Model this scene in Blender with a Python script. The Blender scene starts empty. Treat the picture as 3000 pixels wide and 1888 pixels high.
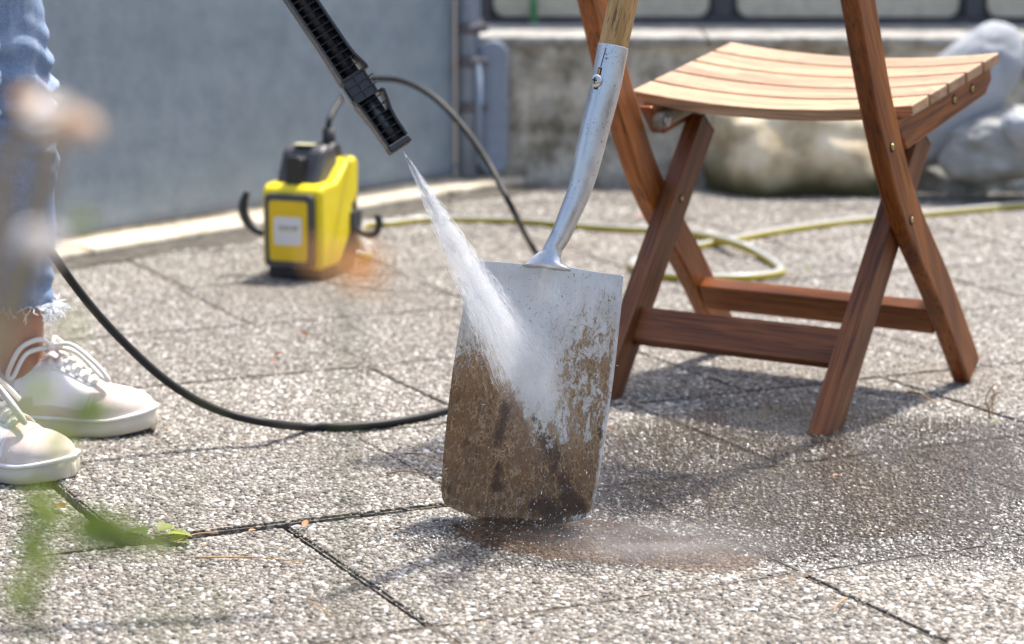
import bpy, bmesh, math, random
import numpy as np
from mathutils import Vector, Matrix, noise as mnoise
R = math.radians
random.seed(7); rng = np.random.default_rng(11)
C = bpy.context.scene.collection
SC = bpy.context.scene

# ---------------------------------------------------------------- camera
F, PITCH, HC = 6827.0, 0.1810, 0.7232          # focal length in photo pixels, tilt down, eye height
CP, SP = math.cos(PITCH), math.sin(PITCH)
cam = bpy.data.cameras.new('camera'); cam_o = bpy.data.objects.new('camera', cam); C.objects.link(cam_o)
cam_o.location = (0, 0, HC); cam_o.rotation_euler = (math.pi/2 - PITCH, 0, 0)
cam.sensor_width = 36; cam.lens = F/3000*36; cam.clip_start = 0.05; cam.clip_end = 500
cam.dof.use_dof = True; cam.dof.focus_distance = 2.70; cam.dof.aperture_fstop = 4.7; cam.dof.aperture_blades = 9
SC.camera = cam_o
# ---------------------------------------------------------------- light
SUN_EL, SUN_AZ = R(65), R(37)                  # azimuth measured from +Y towards +X
S = Vector((math.sin(SUN_AZ)*math.cos(SUN_EL), math.cos(SUN_AZ)*math.cos(SUN_EL), math.sin(SUN_EL)))
w = bpy.data.worlds.new('World'); SC.world = w; w.use_nodes = True
nt = w.node_tree; bg = nt.nodes['Background']
sk = nt.nodes.new('ShaderNodeTexSky'); sk.sky_type = 'NISHITA'; sk.sun_disc = False
sk.sun_elevation = SUN_EL; sk.sun_rotation = SUN_AZ; sk.dust_density = 4.0; sk.air_density = 1.0
nt.links.new(sk.outputs[0], bg.inputs[0]); bg.inputs[1].default_value = 0.125
sun = bpy.data.lights.new('sun', 'SUN'); sun.energy = 3.1; sun.angle = R(2.6); sun.color = (1, .95, .87)
sun_o = bpy.data.objects.new('sun', sun); C.objects.link(sun_o)
sun_o.rotation_euler = S.to_track_quat('Z', 'Y').to_euler(); sun_o.location = (2, 4, 6)
SC.view_settings.view_transform = 'Standard'; SC.view_settings.look = 'None'
SC.view_settings.exposure = 1.3; SC.view_settings.gamma = 1; SC.view_settings.use_curve_mapping = False
SC.render.engine = 'CYCLES'
SC.cycles.use_denoising = True
SC.cycles.max_bounces = 10; SC.cycles.transparent_max_bounces = 24; SC.cycles.volume_bounces = 3
SC.cycles.caustics_reflective = False; SC.cycles.caustics_refractive = False
SC.cycles.sample_clamp_indirect = 6; SC.cycles.volume_step_rate = 1.0

# ---------------------------------------------------------------- helpers
def at(px, py, z=0.0):
    "point of height z seen at photo pixel (px, py)"
    a = (px-1500)/F; b = -(py-944)/F
    dy = CP+b*SP; dz = -SP+b*CP; t = (z-HC)/dz
    return Vector((a*t, dy*t, z))
def atd(px, py, d):
    a = (px-1500)/F*d; b = -(py-944)/F*d
    return Vector((a, d*CP+b*SP, HC-d*SP+b*CP))
def tag(o, label=None, cat=None, group=None, kind=None):
    for k, v in (('label', label), ('category', cat), ('group', group), ('kind', kind)):
        if v: o[k] = v
    return o
def thing(name, label, cat, loc=(0, 0, 0), rotz=0, group=None):
    o = bpy.data.objects.new(name, None); C.objects.link(o); o.empty_display_size = .05
    o.location = loc; o.rotation_euler = (0, 0, rotz)
    return tag(o, label, cat, group)
def put(name, me, mat=None, parent=None, mtx=None, bevel=0, seg=2):
    o = bpy.data.objects.new(name, me); C.objects.link(o)
    if mat and not me.materials: me.materials.append(mat)
    if parent: o.parent = parent
    if mtx is not None: o.matrix_local = mtx
    if bevel:
        b = o.modifiers.new('b', 'BEVEL'); b.width = bevel; b.segments = seg; b.limit_method = 'ANGLE'; b.angle_limit = R(35)
    return o
def mesh(verts, faces, smooth=False, name='m'):
    me = bpy.data.meshes.new(name); me.from_pydata([tuple(v) for v in verts], [], faces)
    bm = bmesh.new(); bm.from_mesh(me); bmesh.ops.recalc_face_normals(bm, faces=bm.faces); bm.to_mesh(me); bm.free()
    if smooth: me.polygons.foreach_set('use_smooth', [True]*len(me.polygons))
    me.update(); return me
BOXF = [(0,3,2,1),(4,5,6,7),(0,1,5,4),(1,2,6,5),(2,3,7,6),(3,0,4,7)]
def box_me(x0,x1,y0,y1,z0,z1):
    return mesh([(x0,y0,z0),(x1,y0,z0),(x1,y1,z0),(x0,y1,z0),(x0,y0,z1),(x1,y0,z1),(x1,y1,z1),(x0,y1,z1)], BOXF)
def frame(P, X, up):
    X = Vector(X).normalized(); Y = Vector(up).cross(X).normalized(); Z = X.cross(Y)
    m = Matrix((X, Y, Z)).transposed().to_4x4(); m.translation = P; return m
def bar(name, P, Q, wy, wz, up, mat, parent, bevel=.003):
    "box beam from P to Q; its local x runs along it, wz along up, wy across"
    P, Q = Vector(P), Vector(Q); L = (Q-P).length
    return put(name, box_me(0, L, -wy/2, wy/2, -wz/2, wz/2), mat, parent, frame(P, Q-P, up), bevel)
def prism(poly, y0, y1):
    "polygon in (x,z) extruded along y"
    n = len(poly)
    v = [(x, y0, z) for x, z in poly]+[(x, y1, z) for x, z in poly]
    f = [tuple(range(n)), tuple(range(2*n-1, n-1, -1))]+[(i, (i+1) % n, n+(i+1) % n, n+i) for i in range(n)]
    return mesh(v, f)
def rrect(x0, x1, z0, z1, r, n=4):
    p = []
    for cx, cz, a0 in ((x1-r, z1-r, 0), (x0+r, z1-r, 90), (x0+r, z0+r, 180), (x1-r, z0+r, 270)):
        for k in range(n+1):
            a = R(a0+90*k/n); p.append((cx+r*math.cos(a), cz+r*math.sin(a)))
    return p
def catmull(pts, per=8):
    pts = [Vector(p) for p in pts]; out = []
    for i in range(len(pts)-1):
        p0 = pts[max(i-1, 0)]; p1 = pts[i]; p2 = pts[i+1]; p3 = pts[min(i+2, len(pts)-1)]
        for k in range(per):
            t = k/per
            out.append(.5*((2*p1)+(p2-p0)*t+(2*p0-5*p1+4*p2-p3)*t*t+(3*p1-p0-3*p2+p3)*t**3))
    out.append(pts[-1]); return out
def tube_me(pts, r, n=12, cap=True, ref=(0, 0, 1), keep=False):
    "sweep; r is a number or list; UV u runs round, v along (metres)"
    m = len(pts); rr = r if isinstance(r, (list, tuple)) else [r]*m
    vs = []; T = []
    for i in range(m):
        T.append((Vector(pts[min(i+1, m-1)])-Vector(pts[max(i-1, 0)])).normalized())
    up = Vector(ref); up = (up-T[0]*up.dot(T[0]))
    if up.length < 1e-3: up = Vector((1, 0, 0)); up = up-T[0]*up.dot(T[0])
    up.normalize()
    for i in range(m):
        if keep and abs(T[i].z) < .95: up = Vector((0, 0, 1))
        up = (up-T[i]*up.dot(T[i])).normalized(); sd = T[i].cross(up)
        ra, rb = rr[i] if isinstance(rr[i], tuple) else (rr[i], rr[i])
        for k in range(n):
            a = 2*math.pi*k/n
            vs.append(Vector(pts[i])+up*(math.cos(a)*ra)+sd*(math.sin(a)*rb))
    fs = []
    for i in range(m-1):
        for k in range(n):
            fs.append((i*n+k, i*n+(k+1) % n, (i+1)*n+(k+1) % n, (i+1)*n+k))
    if cap: fs += [tuple(range(n-1, -1, -1)), tuple(range((m-1)*n, m*n))]
    me = bpy.data.meshes.new('tube'); me.from_pydata([tuple(v) for v in vs], [], fs)
    uv = me.uv_layers.new(name='UVMap'); ln = [0]
    for i in range(1, m): ln.append(ln[-1]+(Vector(pts[i])-Vector(pts[i-1])).length)
    for p in me.polygons:
        if len(p.vertices) != 4: continue
        ks = [vi % n for vi in p.vertices]
        wrap = max(ks)-min(ks) > n/2
        for li, vi in zip(p.loop_indices, p.vertices):
            k = vi % n
            uv.data[li].uv = ((k+n if wrap and k < n/2 else k)/n, ln[vi//n])
    me.polygons.foreach_set('use_smooth', [True]*len(me.polygons)); me.update(); return me
def shift(me, o):
    o = Vector(o)
    for v in me.vertices: v.co -= o
    return me
def ico(sub, r=1):
    bm = bmesh.new(); bmesh.ops.create_icosphere(bm, subdivisions=sub, radius=r)
    me = bpy.data.meshes.new('ico'); bm.to_mesh(me); bm.free()
    me.polygons.foreach_set('use_smooth', [True]*len(me.polygons)); return me
def cyl_me(r, x0, x1, n=16, r2=None):
    return tube_me([(x0, 0, 0), (x1, 0, 0)], [r, r2 or r], n)
def flat(me):
    me.polygons.foreach_set('use_smooth', [False]*len(me.polygons)); return me

# ---- node shorthand
class NT:
    def __init__(s, name):
        s.m = bpy.data.materials.new(name); s.m.use_nodes = True; s.t = s.m.node_tree
        s.b = s.t.nodes['Principled BSDF']; s.out = s.t.nodes['Material Output']
    def n(s, typ, ins=None, **kw):
        nd = s.t.nodes.new(typ)
        for k, v in kw.items(): setattr(nd, k, v)
        for k, v in (ins or {}).items(): s.set(nd.inputs[k], v)
        return nd
    def set(s, sock, v):
        if isinstance(v, bpy.types.NodeSocket): s.t.links.new(v, sock)
        else:
            if isinstance(v, tuple) and len(v) == 3 and sock.type == 'RGBA': v = (*v, 1)
            sock.default_value = v
    def p(s, **kw):
        for k, v in kw.items(): s.set(s.b.inputs[k.replace('_', ' ')], v)
    def math(s, op, a, b=0.0, clamp=False):
        nd = s.n('ShaderNodeMath', {0: a, 1: b}, operation=op); nd.use_clamp = clamp; return nd.outputs[0]
    def ramp(s, fac, stops, interp='LINEAR'):
        nd = s.n('ShaderNodeValToRGB', {0: fac}); cr = nd.color_ramp; cr.interpolation = interp
        while len(cr.elements) < len(stops): cr.elements.new(.5)
        for e, (p, c) in zip(cr.elements, stops):
            e.position = p; e.color = (c, c, c, 1) if not isinstance(c, tuple) else (*c, 1)
        return nd.outputs[0]
    def noise(s, vec, scale, detail=4, rough=.5, dist=0.0):
        nd = s.n('ShaderNodeTexNoise', {'Scale': scale, 'Detail': detail, 'Roughness': rough, 'Distortion': dist})
        if vec is not None: s.set(nd.inputs['Vector'], vec)
        return nd.outputs[0]
    def vor(s, vec, scale, feature='F1', out=0, rnd=1.0):
        nd = s.n('ShaderNodeTexVoronoi', {'Scale': scale, 'Randomness': rnd}, feature=feature)
        if vec is not None: s.set(nd.inputs['Vector'], vec)
        return nd.outputs[out]
    def mix(s, f, a, b):
        nd = s.n('ShaderNodeMix', data_type='RGBA'); nd.clamp_factor = True
        s.set(nd.inputs[0], f); s.set(nd.inputs[6], a); s.set(nd.inputs[7], b); return nd.outputs[2]
    def mapr(s, v, a, b, c=0.0, d=1.0, smooth=True):
        nd = s.n('ShaderNodeMapRange', {0: v, 1: a, 2: b, 3: c, 4: d}); nd.interpolation_type = 'SMOOTHSTEP' if smooth else 'LINEAR'
        return nd.outputs[0]
    def bump(s, h, strength=.3, dist=.002, normal=None):
        nd = s.n('ShaderNodeBump', {'Height': h, 'Strength': strength, 'Distance': dist})
        if normal is not None: s.set(nd.inputs['Normal'], normal)
        return nd.outputs[0]
    def co(s, which='Object'):
        return s.n('ShaderNodeTexCoord').outputs[which]
    def pos(s): return s.n('ShaderNodeNewGeometry').outputs['Position']
    def scaled(s, vec, sc, loc=(0, 0, 0)):
        nd = s.n('ShaderNodeMapping', {'Vector': vec}); nd.inputs['Scale'].default_value = sc
        s.set(nd.inputs['Location'], loc); return nd.outputs[0]
    def rnd(s): return s.n('ShaderNodeObjectInfo').outputs['Random']
    def vadd(s, a, b): return s.n('ShaderNodeVectorMath', {0: a, 1: b}, operation='ADD').outputs[0]

def plain(name, col, rough=.5, metal=0.0, bump=0.0, bscale=400.0, var=.12, spec=.5):
    m = NT(name); v = m.co(); n = m.noise(v, 30, 5, .6)
    c1 = tuple(x*(1-var) for x in col); c2 = tuple(min(1, x*(1+var)) for x in col)
    m.p(Base_Color=m.ramp(n, [(.3, c1), (.7, c2)]), Roughness=rough, Metallic=metal, Specular_IOR_Level=spec)
    if bump: m.p(Normal=m.bump(m.noise(v, bscale, 3, .6), bump, .001))
    return m.m

def wet_mask(m):
    "soaked area round the spade, in ground metres"
    p = m.pos()
    n = m.noise(p, 3.2, 5, .62)
    sx = m.n('ShaderNodeSeparateXYZ', {0: p})
    def blob(cx, cy, rx, ry):
        a = m.math('DIVIDE', m.math('SUBTRACT', sx.outputs[0], cx), rx); b = m.math('DIVIDE', m.math('SUBTRACT', sx.outputs[1], cy), ry)
        d = m.math('SQRT', m.math('ADD', m.math('MULTIPLY', a, a), m.math('MULTIPLY', b, b)))
        return m.math('SUBTRACT', 1.0, d)
    d = m.math('MAXIMUM', blob(.44, 2.84, .50, .46), blob(.07, 2.60, .24, .17))
    d = m.math('MAXIMUM', d, blob(1.0, 2.9, .55, .42))
    e = m.math('ADD', d, m.math('MULTIPLY', m.math('SUBTRACT', n, .5), .45))
    return m.mapr(e, -.02, .26)

# ---------------------------------------------------------------- materials
def wood(name, dark, mid, light, rough=.5, fade=0.0, sc=1.0):
    m = NT(name); o = m.co(); r = m.rnd()
    off = m.n('ShaderNodeCombineXYZ', {0: m.math('MULTIPLY', r, 7.3), 1: m.math('MULTIPLY', r, 3.1), 2: m.math('MULTIPLY', r, 5.7)}).outputs[0]
    v = m.vadd(o, off)
    warp = m.noise(m.scaled(v, (3, 14, 14)), 1.0, 3)
    vs = m.scaled(v, (1.6*sc, 30*sc, 30*sc))
    vv = m.vadd(vs, m.n('ShaderNodeCombineXYZ', {1: m.math('MULTIPLY', warp, 2.4), 2: m.math('MULTIPLY', warp, 1.4)}).outputs[0])
    g = m.noise(vv, 1.0, 6, .62)
    fine = m.noise(m.scaled(v, (9*sc, 420*sc, 420*sc)), 1.0, 2, .5)
    big = m.noise(m.scaled(v, (4, 10, 10)), 1.0, 2)
    c = m.ramp(g, [(.28, dark), (.48, mid), (.72, light)])
    c = m.mix(m.math('MULTIPLY', m.mapr(fine, .48, .64), .75), c, dark)
    c = m.mix(m.mapr(big, .4, .7, 0, .35), c, tuple(x*.55 for x in mid))
    hv = m.n('ShaderNodeHueSaturation', {'Color': c, 'Value': m.math('ADD', .80, m.math('MULTIPLY', r, .36))}); c = hv.outputs[0]
    if fade: c = m.mix(fade, c, (.42, .30, .21))
    h = m.math('ADD', m.math('MULTIPLY', g, .4), m.math('MULTIPLY', fine, .6))
    m.p(Base_Color=c, Roughness=rough, Specular_IOR_Level=.4, Normal=m.bump(h, .55, .0014))
    return m.m
TEAK = wood('teak', (.060, .014, .003), (.28, .080, .014), (.50, .165, .032), .40)
TEAKD = wood('teak_dark', (.038, .011, .004), (.165, .053, .016), (.31, .115, .037), .48)
TEAKS = wood('teak_seat', (.17, .08, .036), (.40, .235, .125), (.55, .365, .215), .6, .12)
def ash():
    m = NT('ash_handle'); v = m.co()
    warp = m.noise(m.scaled(v, (4, 20, 20)), 1.0, 3)
    vs = m.vadd(m.scaled(v, (5, 110, 110)), m.n('ShaderNodeCombineXYZ', {1: m.math('MULTIPLY', warp, 3)}).outputs[0])
    g = m.noise(vs, 1.0, 5, .6)
    pores = m.noise(m.scaled(v, (40, 500, 500)), 1.0, 3, .6)
    spots = m.noise(m.scaled(v, (60, 150, 150)), 1.0, 4, .7)
    c = m.ramp(g, [(.3, (.30, .15, .045)), (.5, (.50, .29, .10)), (.7, (.66, .43, .19))])
    c = m.mix(m.math('MULTIPLY', m.mapr(pores, .55, .66), .8), c, (.10, .045, .015))
    c = m.mix(m.math('MULTIPLY', m.mapr(spots, .62, .70), .85), c, (.05, .025, .012))
    m.p(Base_Color=c, Roughness=.5, Normal=m.bump(pores, .3, .0008)); return m.m
ASH = ash()

def slab_mat():
    m = NT('exposed_aggregate'); p = m.pos()
    wet = wet_mask(m)
    cell = m.vor(p, 170, 'F1', 1); d = m.vor(p, 170, 'F1', 0)
    big = m.noise(p, 2.2, 5, .6); fine = m.noise(p, 900, 3, .7)
    tone = m.n('ShaderNodeSeparateColor', {0: cell}).outputs[0]
    c = m.ramp(tone, [(.0, (.08, .068, .056)), (.35, (.17, .145, .12)), (.7, (.26, .23, .19)), (1., (.42, .38, .33))])
    c = m.mix(m.mapr(d, .42, .68), c, (.095, .08, .066))
    c = m.mix(m.mapr(big, .45, .7, 0, .4), c, (.17, .15, .12))
    dirt = m.noise(p, 1.3, 4, .6)
    c = m.mix(m.mapr(dirt, .55, .75, 0, .35), c, (.20, .155, .115))
    wc = m.mix(.66, c, (.035, .029, .024))
    m.p(Base_Color=m.mix(wet, c, wc), Roughness=m.mapr(wet, 0, 1, .85, .16, False), Normal=m.bump(m.math('ADD', m.math('MULTIPLY', d, -1.0), m.math('MULTIPLY', fine, .3)), .6, .0025))
    return m.m
SLAB = slab_mat()
def pebble_mat():
    m = NT('pebble'); p = m.pos(); r = m.rnd(); wet = wet_mask(m)
    c = m.ramp(r, [(.0, (.03, .028, .026)), (.16, (.08, .071, .062)), (.34, (.17, .15, .126)), (.56, (.25, .232, .203)), (.74, (.33, .298, .25)), (.87, (.43, .412, .37)), (.95, (.58, .565, .53)), (1., (.78, .77, .74))])
    fine = m.noise(p, 700, 3, .6); dirt = m.noise(p, 1.6, 5, .62); c = m.mix(m.mapr(fine, .45, .7, 0, .35), c, (.17, .14, .11))
    tone = m.n('ShaderNodeAttribute', attribute_name='tone'); tone.attribute_type = 'INSTANCER'
    hs = m.n('ShaderNodeHueSaturation', {'Color': c, 'Value': tone.outputs['Fac']}); c = hs.outputs[0]
    c = m.mix(m.mapr(dirt, .50, .74, 0, .55), c, (.17, .132, .092))
    wc = m.mix(.60, c, (.045, .037, .030))
    m.p(Base_Color=m.mix(wet, c, wc), Roughness=m.mapr(wet, 0, 1, .62, .085, False), Specular_IOR_Level=.5)
    return m.m
PEB = pebble_mat()
def soil_mat():
    m = NT('joint_soil'); p = m.pos(); n = m.noise(p, 120, 6, .7); g = m.noise(p, 6, 3)
    c = m.ramp(n, [(.3, (.018, .013, .009)), (.6, (.06, .042, .028)), (.8, (.12, .085, .055))])
    c = m.mix(m.mapr(g, .55, .7, 0, .5), c, (.035, .045, .012))
    m.p(Base_Color=c, Roughness=.95, Normal=m.bump(n, .8, .01)); return m.m
SOIL = soil_mat()
SOILK = plain('kerb_silt', (.075, .066, .052), .95, 0, .8, 160, .6)
def sand_mat():
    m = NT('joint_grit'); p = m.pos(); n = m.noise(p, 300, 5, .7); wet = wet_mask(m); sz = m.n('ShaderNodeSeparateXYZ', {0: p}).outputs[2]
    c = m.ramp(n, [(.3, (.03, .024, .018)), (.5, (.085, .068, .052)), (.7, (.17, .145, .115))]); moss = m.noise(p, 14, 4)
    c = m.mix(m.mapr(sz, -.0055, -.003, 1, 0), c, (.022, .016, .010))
    c = m.mix(m.mapr(moss, .55, .7, 0, .5), c, (.10, .075, .035))
    m.p(Base_Color=m.mix(wet, c, m.mix(.6, c, (.03, .026, .022))), Roughness=m.mapr(wet, 0, 1, .9, .2, False), Normal=m.bump(n, .6, .003)); return m.m
JSAND = sand_mat()
def concrete(name, stops, scale=9, agg=90, pits=.5, disp=.012):
    m = NT(name); p = m.co()
    n = m.noise(p, scale, 8, .68); a = m.vor(p, agg, 'F1', 0); n2 = m.noise(p, scale*5, 6, .7); cc = m.n('ShaderNodeSeparateColor', {0: m.vor(p, agg, 'F1', 1)}).outputs[0]
    c = m.ramp(n, stops)
    c = m.mix(m.mapr(n2, .5, .72, 0, .6), c, stops[0][1])
    c = m.mix(m.mapr(cc, .72, .95, 0, .6), c, (.50, .47, .41))
    m.p(Base_Color=c, Roughness=.9, Normal=m.bump(m.math('ADD', m.math('MULTIPLY', n2, 1.0), m.math('MULTIPLY', a, -.8*pits)), .8, disp)); return m.m
RETAIN = concrete('washed_concrete', [(.38, (.17, .145, .10)), (.48, (.40, .36, .28)), (.60, (.66, .61, .51))], 11, 40)
COPING = concrete('coping_concrete', [(.36, (.16, .15, .13)), (.5, (.30, .29, .27)), (.64, (.44, .43, .41))], 14, 60, .5, .008)
KERB = concrete('kerb_concrete', [(.34, (.32, .27, .19)), (.5, (.54, .475, .36)), (.66, (.70, .63, .50))], 16, 70, .4, .004)
def gate_paint():
    m = NT('blue_grey_paint'); p = m.co(); n = m.noise(p, 3, 6, .6); s = m.noise(p, 11, 7, .7)
    c = m.ramp(s, [(.3, (.165, .205, .235)), (.5, (.22, .265, .30)), (.7, (.275, .32, .35))])
    c = m.mix(m.mapr(n, .45, .7, 0, .35), c, (.22, .25, .255))
    sz = m.n('ShaderNodeSeparateXYZ', {0: p}).outputs[2]
    damp = m.math('ADD', sz, m.math('MULTIPLY', n, -.03))
    c = m.mix(m.mapr(damp, .018, .045, .55, 0), c, (.10, .11, .14))
    m.p(Base_Color=c, Roughness=.55, Normal=m.bump(m.noise(p, 90, 5, .6), .35, .004)); return m.m
GATE = gate_paint()
HINGE = plain('grey_steel', (.22, .265, .34), .45, .0, .2, 200)
RUST = plain('rusty_steel', (.11, .10, .11), .7, 0, .3, 300)
BLACKP = plain('black_plastic', (.018, .018, .019), .32, 0, .25, 900)
BLACKM = plain('black_matt_plastic', (.026, .026, .028), .45, 0, .2, 900)
GREYP = plain('dark_grey_plastic', (.055, .055, .062), .42)
YELLOW = plain('yellow_plastic', (.78, .62, .012), .30, 0, .04, 300, .05)
YELLOWD = plain('battery_yellow', (.74, .50, .006), .35, 0, .04, 300, .04)
STICK = plain('white_sticker', (.66, .66, .66), .4, 0, 0, 1, .03)
INK = plain('black_print', (.03, .03, .03), .5)
OLIVE = plain('lime_print', (.55, .5, .12), .5)
RUBBER = plain('black_hose_rubber', (.012, .012, .011), .5, 0, .25, 1200, .12, .3)
BRASS = plain('brass', (.50, .36, .16), .32, 1.0)
DARK = plain('dark_void', (.008, .006, .005), .8)
GREYWOOD = wood('weathered_wood', (.16, .14, .11), (.34, .31, .25), (.46, .43, .36), .8)
SOLE = plain('rubber_sole', (.58, .54, .44), .6, 0, .15, 300, .06)
SUEDE = plain('beige_suede', (.66, .575, .50), .9, 0, .5, 500, .10)
PINK = plain('pink_leather', (.72, .58, .54), .6, 0, .5, 700, .08)
WHITEL = plain('white_leather', (.80, .77, .75), .55, 0, .3, 500, .05)
LACE = plain('white_lace', (.78, .76, .70), .85, 0, .6, 1500, .05)
SKIN = NT('skin'); SKIN.p(Base_Color=SKIN.ramp(SKIN.noise(SKIN.co(), 40, 4), [(.3, (.40, .20, .13)), (.7, (.50, .27, .18))]), Roughness=.5, Subsurface_Weight=.12, Subsurface_Scale=.02); SKIN = SKIN.m
def denim():
    m = NT('denim'); p = m.co(); w1 = m.noise(m.scaled(p, (1500, 1500, 500)), 1, 2); f = m.noise(p, 9, 5, .6); s = m.noise(m.scaled(p, (30, 30, 6)), 1, 4, .6)
    c = m.ramp(f, [(.3, (.075, .13, .25)), (.5, (.14, .22, .36)), (.68, (.33, .42, .55))])
    c = m.mix(m.mapr(s, .5, .75, 0, .6), c, (.42, .50, .60)); c = m.mix(m.mapr(w1, .45, .65, 0, .4), c, (.55, .60, .66))
    m.p(Base_Color=c, Roughness=.9, Normal=m.bump(w1, .4, .001)); return m.m
DENIM = denim()
def hose_mat():
    m = NT('garden_hose'); u = m.n('ShaderNodeSeparateXYZ', {0: m.co('UV')}).outputs[0]
    # u = 0 at the top of the hose; grey stripe round the top, yellow elsewhere
    fr = m.math('ABSOLUTE', m.math('SUBTRACT', m.math('FRACT', m.math('ADD', u, .5)), .5))
    c = m.mix(m.mapr(fr, .145, .16), (.30, .31, .31), (.44, .35, .012))
    m.p(Base_Color=c, Roughness=.4, Normal=m.bump(m.noise(m.co(), 60, 2), .1, .002)); return m.m
HOSE = hose_mat()
def leafm(name, a, b, tr=.45):
    m = NT(name); p = m.co(); n = m.noise(p, 60, 4); r = m.rnd()
    c = m.mix(m.math('ADD', m.math('MULTIPLY', n, .6), m.math('MULTIPLY', r, .5)), a, b)
    m.p(Base_Color=c, Roughness=.5)
    t = m.n('ShaderNodeBsdfTranslucent', {'Color': c if a[0] > a[1] else m.mix(.4, c, (.32, .42, .03))})
    mx = m.n('ShaderNodeMixShader', {0: tr, 1: m.b.outputs[0], 2: t.outputs[0]}); m.t.links.new(mx.outputs[0], m.out.inputs[0]); return m.m
LEAF = leafm('green_leaf', (.085, .15, .025), (.19, .27, .045))
LEAFY = leafm('pale_leaf', (.24, .32, .06), (.46, .50, .18), .6)
PETALW = leafm('dry_petal', (.90, .87, .84), (.95, .93, .91), .75)
PETALO = leafm('orange_petal', (.66, .32, .11), (.78, .42, .18), .6)
STEM = plain('brown_stem', (.42, .30, .15), .8, 0, .3, 300, .3)
STEMG = leafm('green_stem', (.12, .16, .04), (.2, .22, .06), .2)
TWIG = plain('dry_needle', (.36, .21, .09), .8, 0, 0, 1, .3)
DRYLEAF = leafm('dry_leaf', (.20, .075, .03), (.32, .14, .06), .25)
BARKM = plain('bark_chip', (.13, .06, .035), .9, 0, .5, 200, .4)

# ================================================================ SETTING
ground = put('ground', mesh([(-60, -60, -.055), (60, -60, -.055), (60, 60, -.055), (-60, 60, -.055)], [(0, 1, 2, 3)]), SOIL)
tag(ground, kind='structure')
ANG = .4489; D1 = Vector((math.cos(ANG), math.sin(ANG), 0)); N1 = Vector((-math.sin(ANG), math.cos(ANG), 0))
ROWS = [1.226, 1.643, 2.0594, 2.485, 2.8928, 3.31, 3.727, 4.144, 4.561, 4.978, 5.395, 5.812]
OFFS = [.12, 1.3397, .9021, .7087, 1.3417, .92, 1.30, .88, 1.33, .95, 1.3]
RZ = [0, -.0005, -.0005, 0, .0005, 0, .0005, 0, .0005, 0, 0]
PITCHX = .4367
patio = bpy.data.objects.new('patio', None); C.objects.link(patio); tag(patio, kind='structure')
slabs = []     # (n0,n1,t0,t1,z,tiltx,tilty)
GAP = .0026
for i, off in enumerate(OFFS):
    n0, n1 = ROWS[i]+GAP, ROWS[i+1]-GAP; hy = (n1-n0)/2; hx = PITCHX/2-GAP
    me = None
    for k in range(-9, 14):
        t0 = off+k*PITCHX; cpos = D1*(t0+PITCHX/2)+N1*((n0+n1)/2)
        if not (-1.9 < cpos.x < 2.2 and 1.0 < cpos.y < 6.3): continue
        if me is None:
            bm = bmesh.new(); bmesh.ops.create_cube(bm, size=1)
            for v in bm.verts: v.co = Vector((v.co.x*2*hx, v.co.y*2*hy, v.co.z*.045-.0225))
            bmesh.ops.bevel(bm, geom=[e for e in bm.edges if all(v.co.z > -.001 for v in e.verts)]+[e for e in bm.edges if abs(e.verts[0].co.z-e.verts[1].co.z) > .01], offset=.003, segments=2, affect='EDGES')
            me = bpy.data.meshes.new('slab'); bm.to_mesh(me); bm.free(); me.materials.append(SLAB)
        z = RZ[i]+random.uniform(-.0006, .0006); tx, ty = random.uniform(-.0012, .0012), random.uniform(-.0012, .0012)
        if i == 3 and abs(t0-OFFS[3]) < .01: z, ty = .0045, .008      # the slab left of the spade stands a little proud
        o = bpy.data.objects.new('paving_slab', me); C.objects.link(o); o.parent = patio
        o.location = (cpos.x, cpos.y, z); o.rotation_euler = (tx, ty, ANG)
        slabs.append((n0, n1, t0+GAP, t0+PITCHX-GAP, z, tx, ty))
# joints: sand-filled nearly flush except where they are open
def colsof(i): return [OFFS[i]+k*PITCHX for k in range(-9, 14)]
OPEN_ROW = [(2.485, at(150, 1600).dot(D1), at(1230, 1500).dot(D1), .020, .007), (2.8928, at(1825, 1178).dot(D1), at(2430, 1120).dot(D1), .010, .010), (2.8928, at(620, 1333).dot(D1), at(1040, 1258).dot(D1), .006, .005), (2.485, at(2250, 1378).dot(D1), at(2335, 1368).dot(D1), .008, .008)]
OPEN_COL = [(2, .9021, .008), (1, 1.3397, .020), (3, .7087, .016), (3, .7087+3*PITCHX, .010), (4, 1.3417, .005)]
def jnoise(a, b): return .5+.5*mnoise.noise(Vector((a*22, b*17, 1.7)))
jv_, jf_ = [], []
def fill_z(kind, n, t):
    base = -.0008-.0014*jnoise(n*3+t, t)
    if kind == 0:
        for (nn_, ta, tb, za, zb) in OPEN_ROW:
            if abs(n-nn_) < .001 and ta < t < tb:
                f = (t-ta)/(tb-ta); e_ = min(1, (t-ta)/.03, (tb-t)/.03); base = min(base, -(za+(zb-za)*f)*e_*(.55+.6*jnoise(t, n)))
    return base
def strip(P, dirv, wv, zs):
    b = len(jv_)
    for q, z in zip(P, zs): jv_.append(q-wv+Vector((0, 0, z))); jv_.append(q+wv+Vector((0, 0, z)))
    for i in range(len(P)-1): jf_.append((b+2*i, b+2*i+2, b+2*i+3, b+2*i+1))
rowz = {}
for i, n in enumerate(ROWS):
    ts = np.arange(-.8, 3.9, .012); strip([D1*t_+N1*n for t_ in ts], D1, N1*.009, [fill_z(0, n, t_) for t_ in ts])
for i in range(len(OFFS)):
    for t_ in colsof(i):
        dep = 0
        for (r_, tc, d_) in OPEN_COL:
            if r_ == i and abs(tc-t_) < .004: dep = d_
        ns_ = np.linspace(ROWS[i]+.004, ROWS[i+1]-.004, 34)
        strip([D1*t_+N1*n_ for n_ in ns_], N1, D1*.009, [min(-.0012-.0014*jnoise(n_, t_), -dep*(.5+.65*jnoise(n_+5, t_))) for n_ in ns_])
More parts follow.
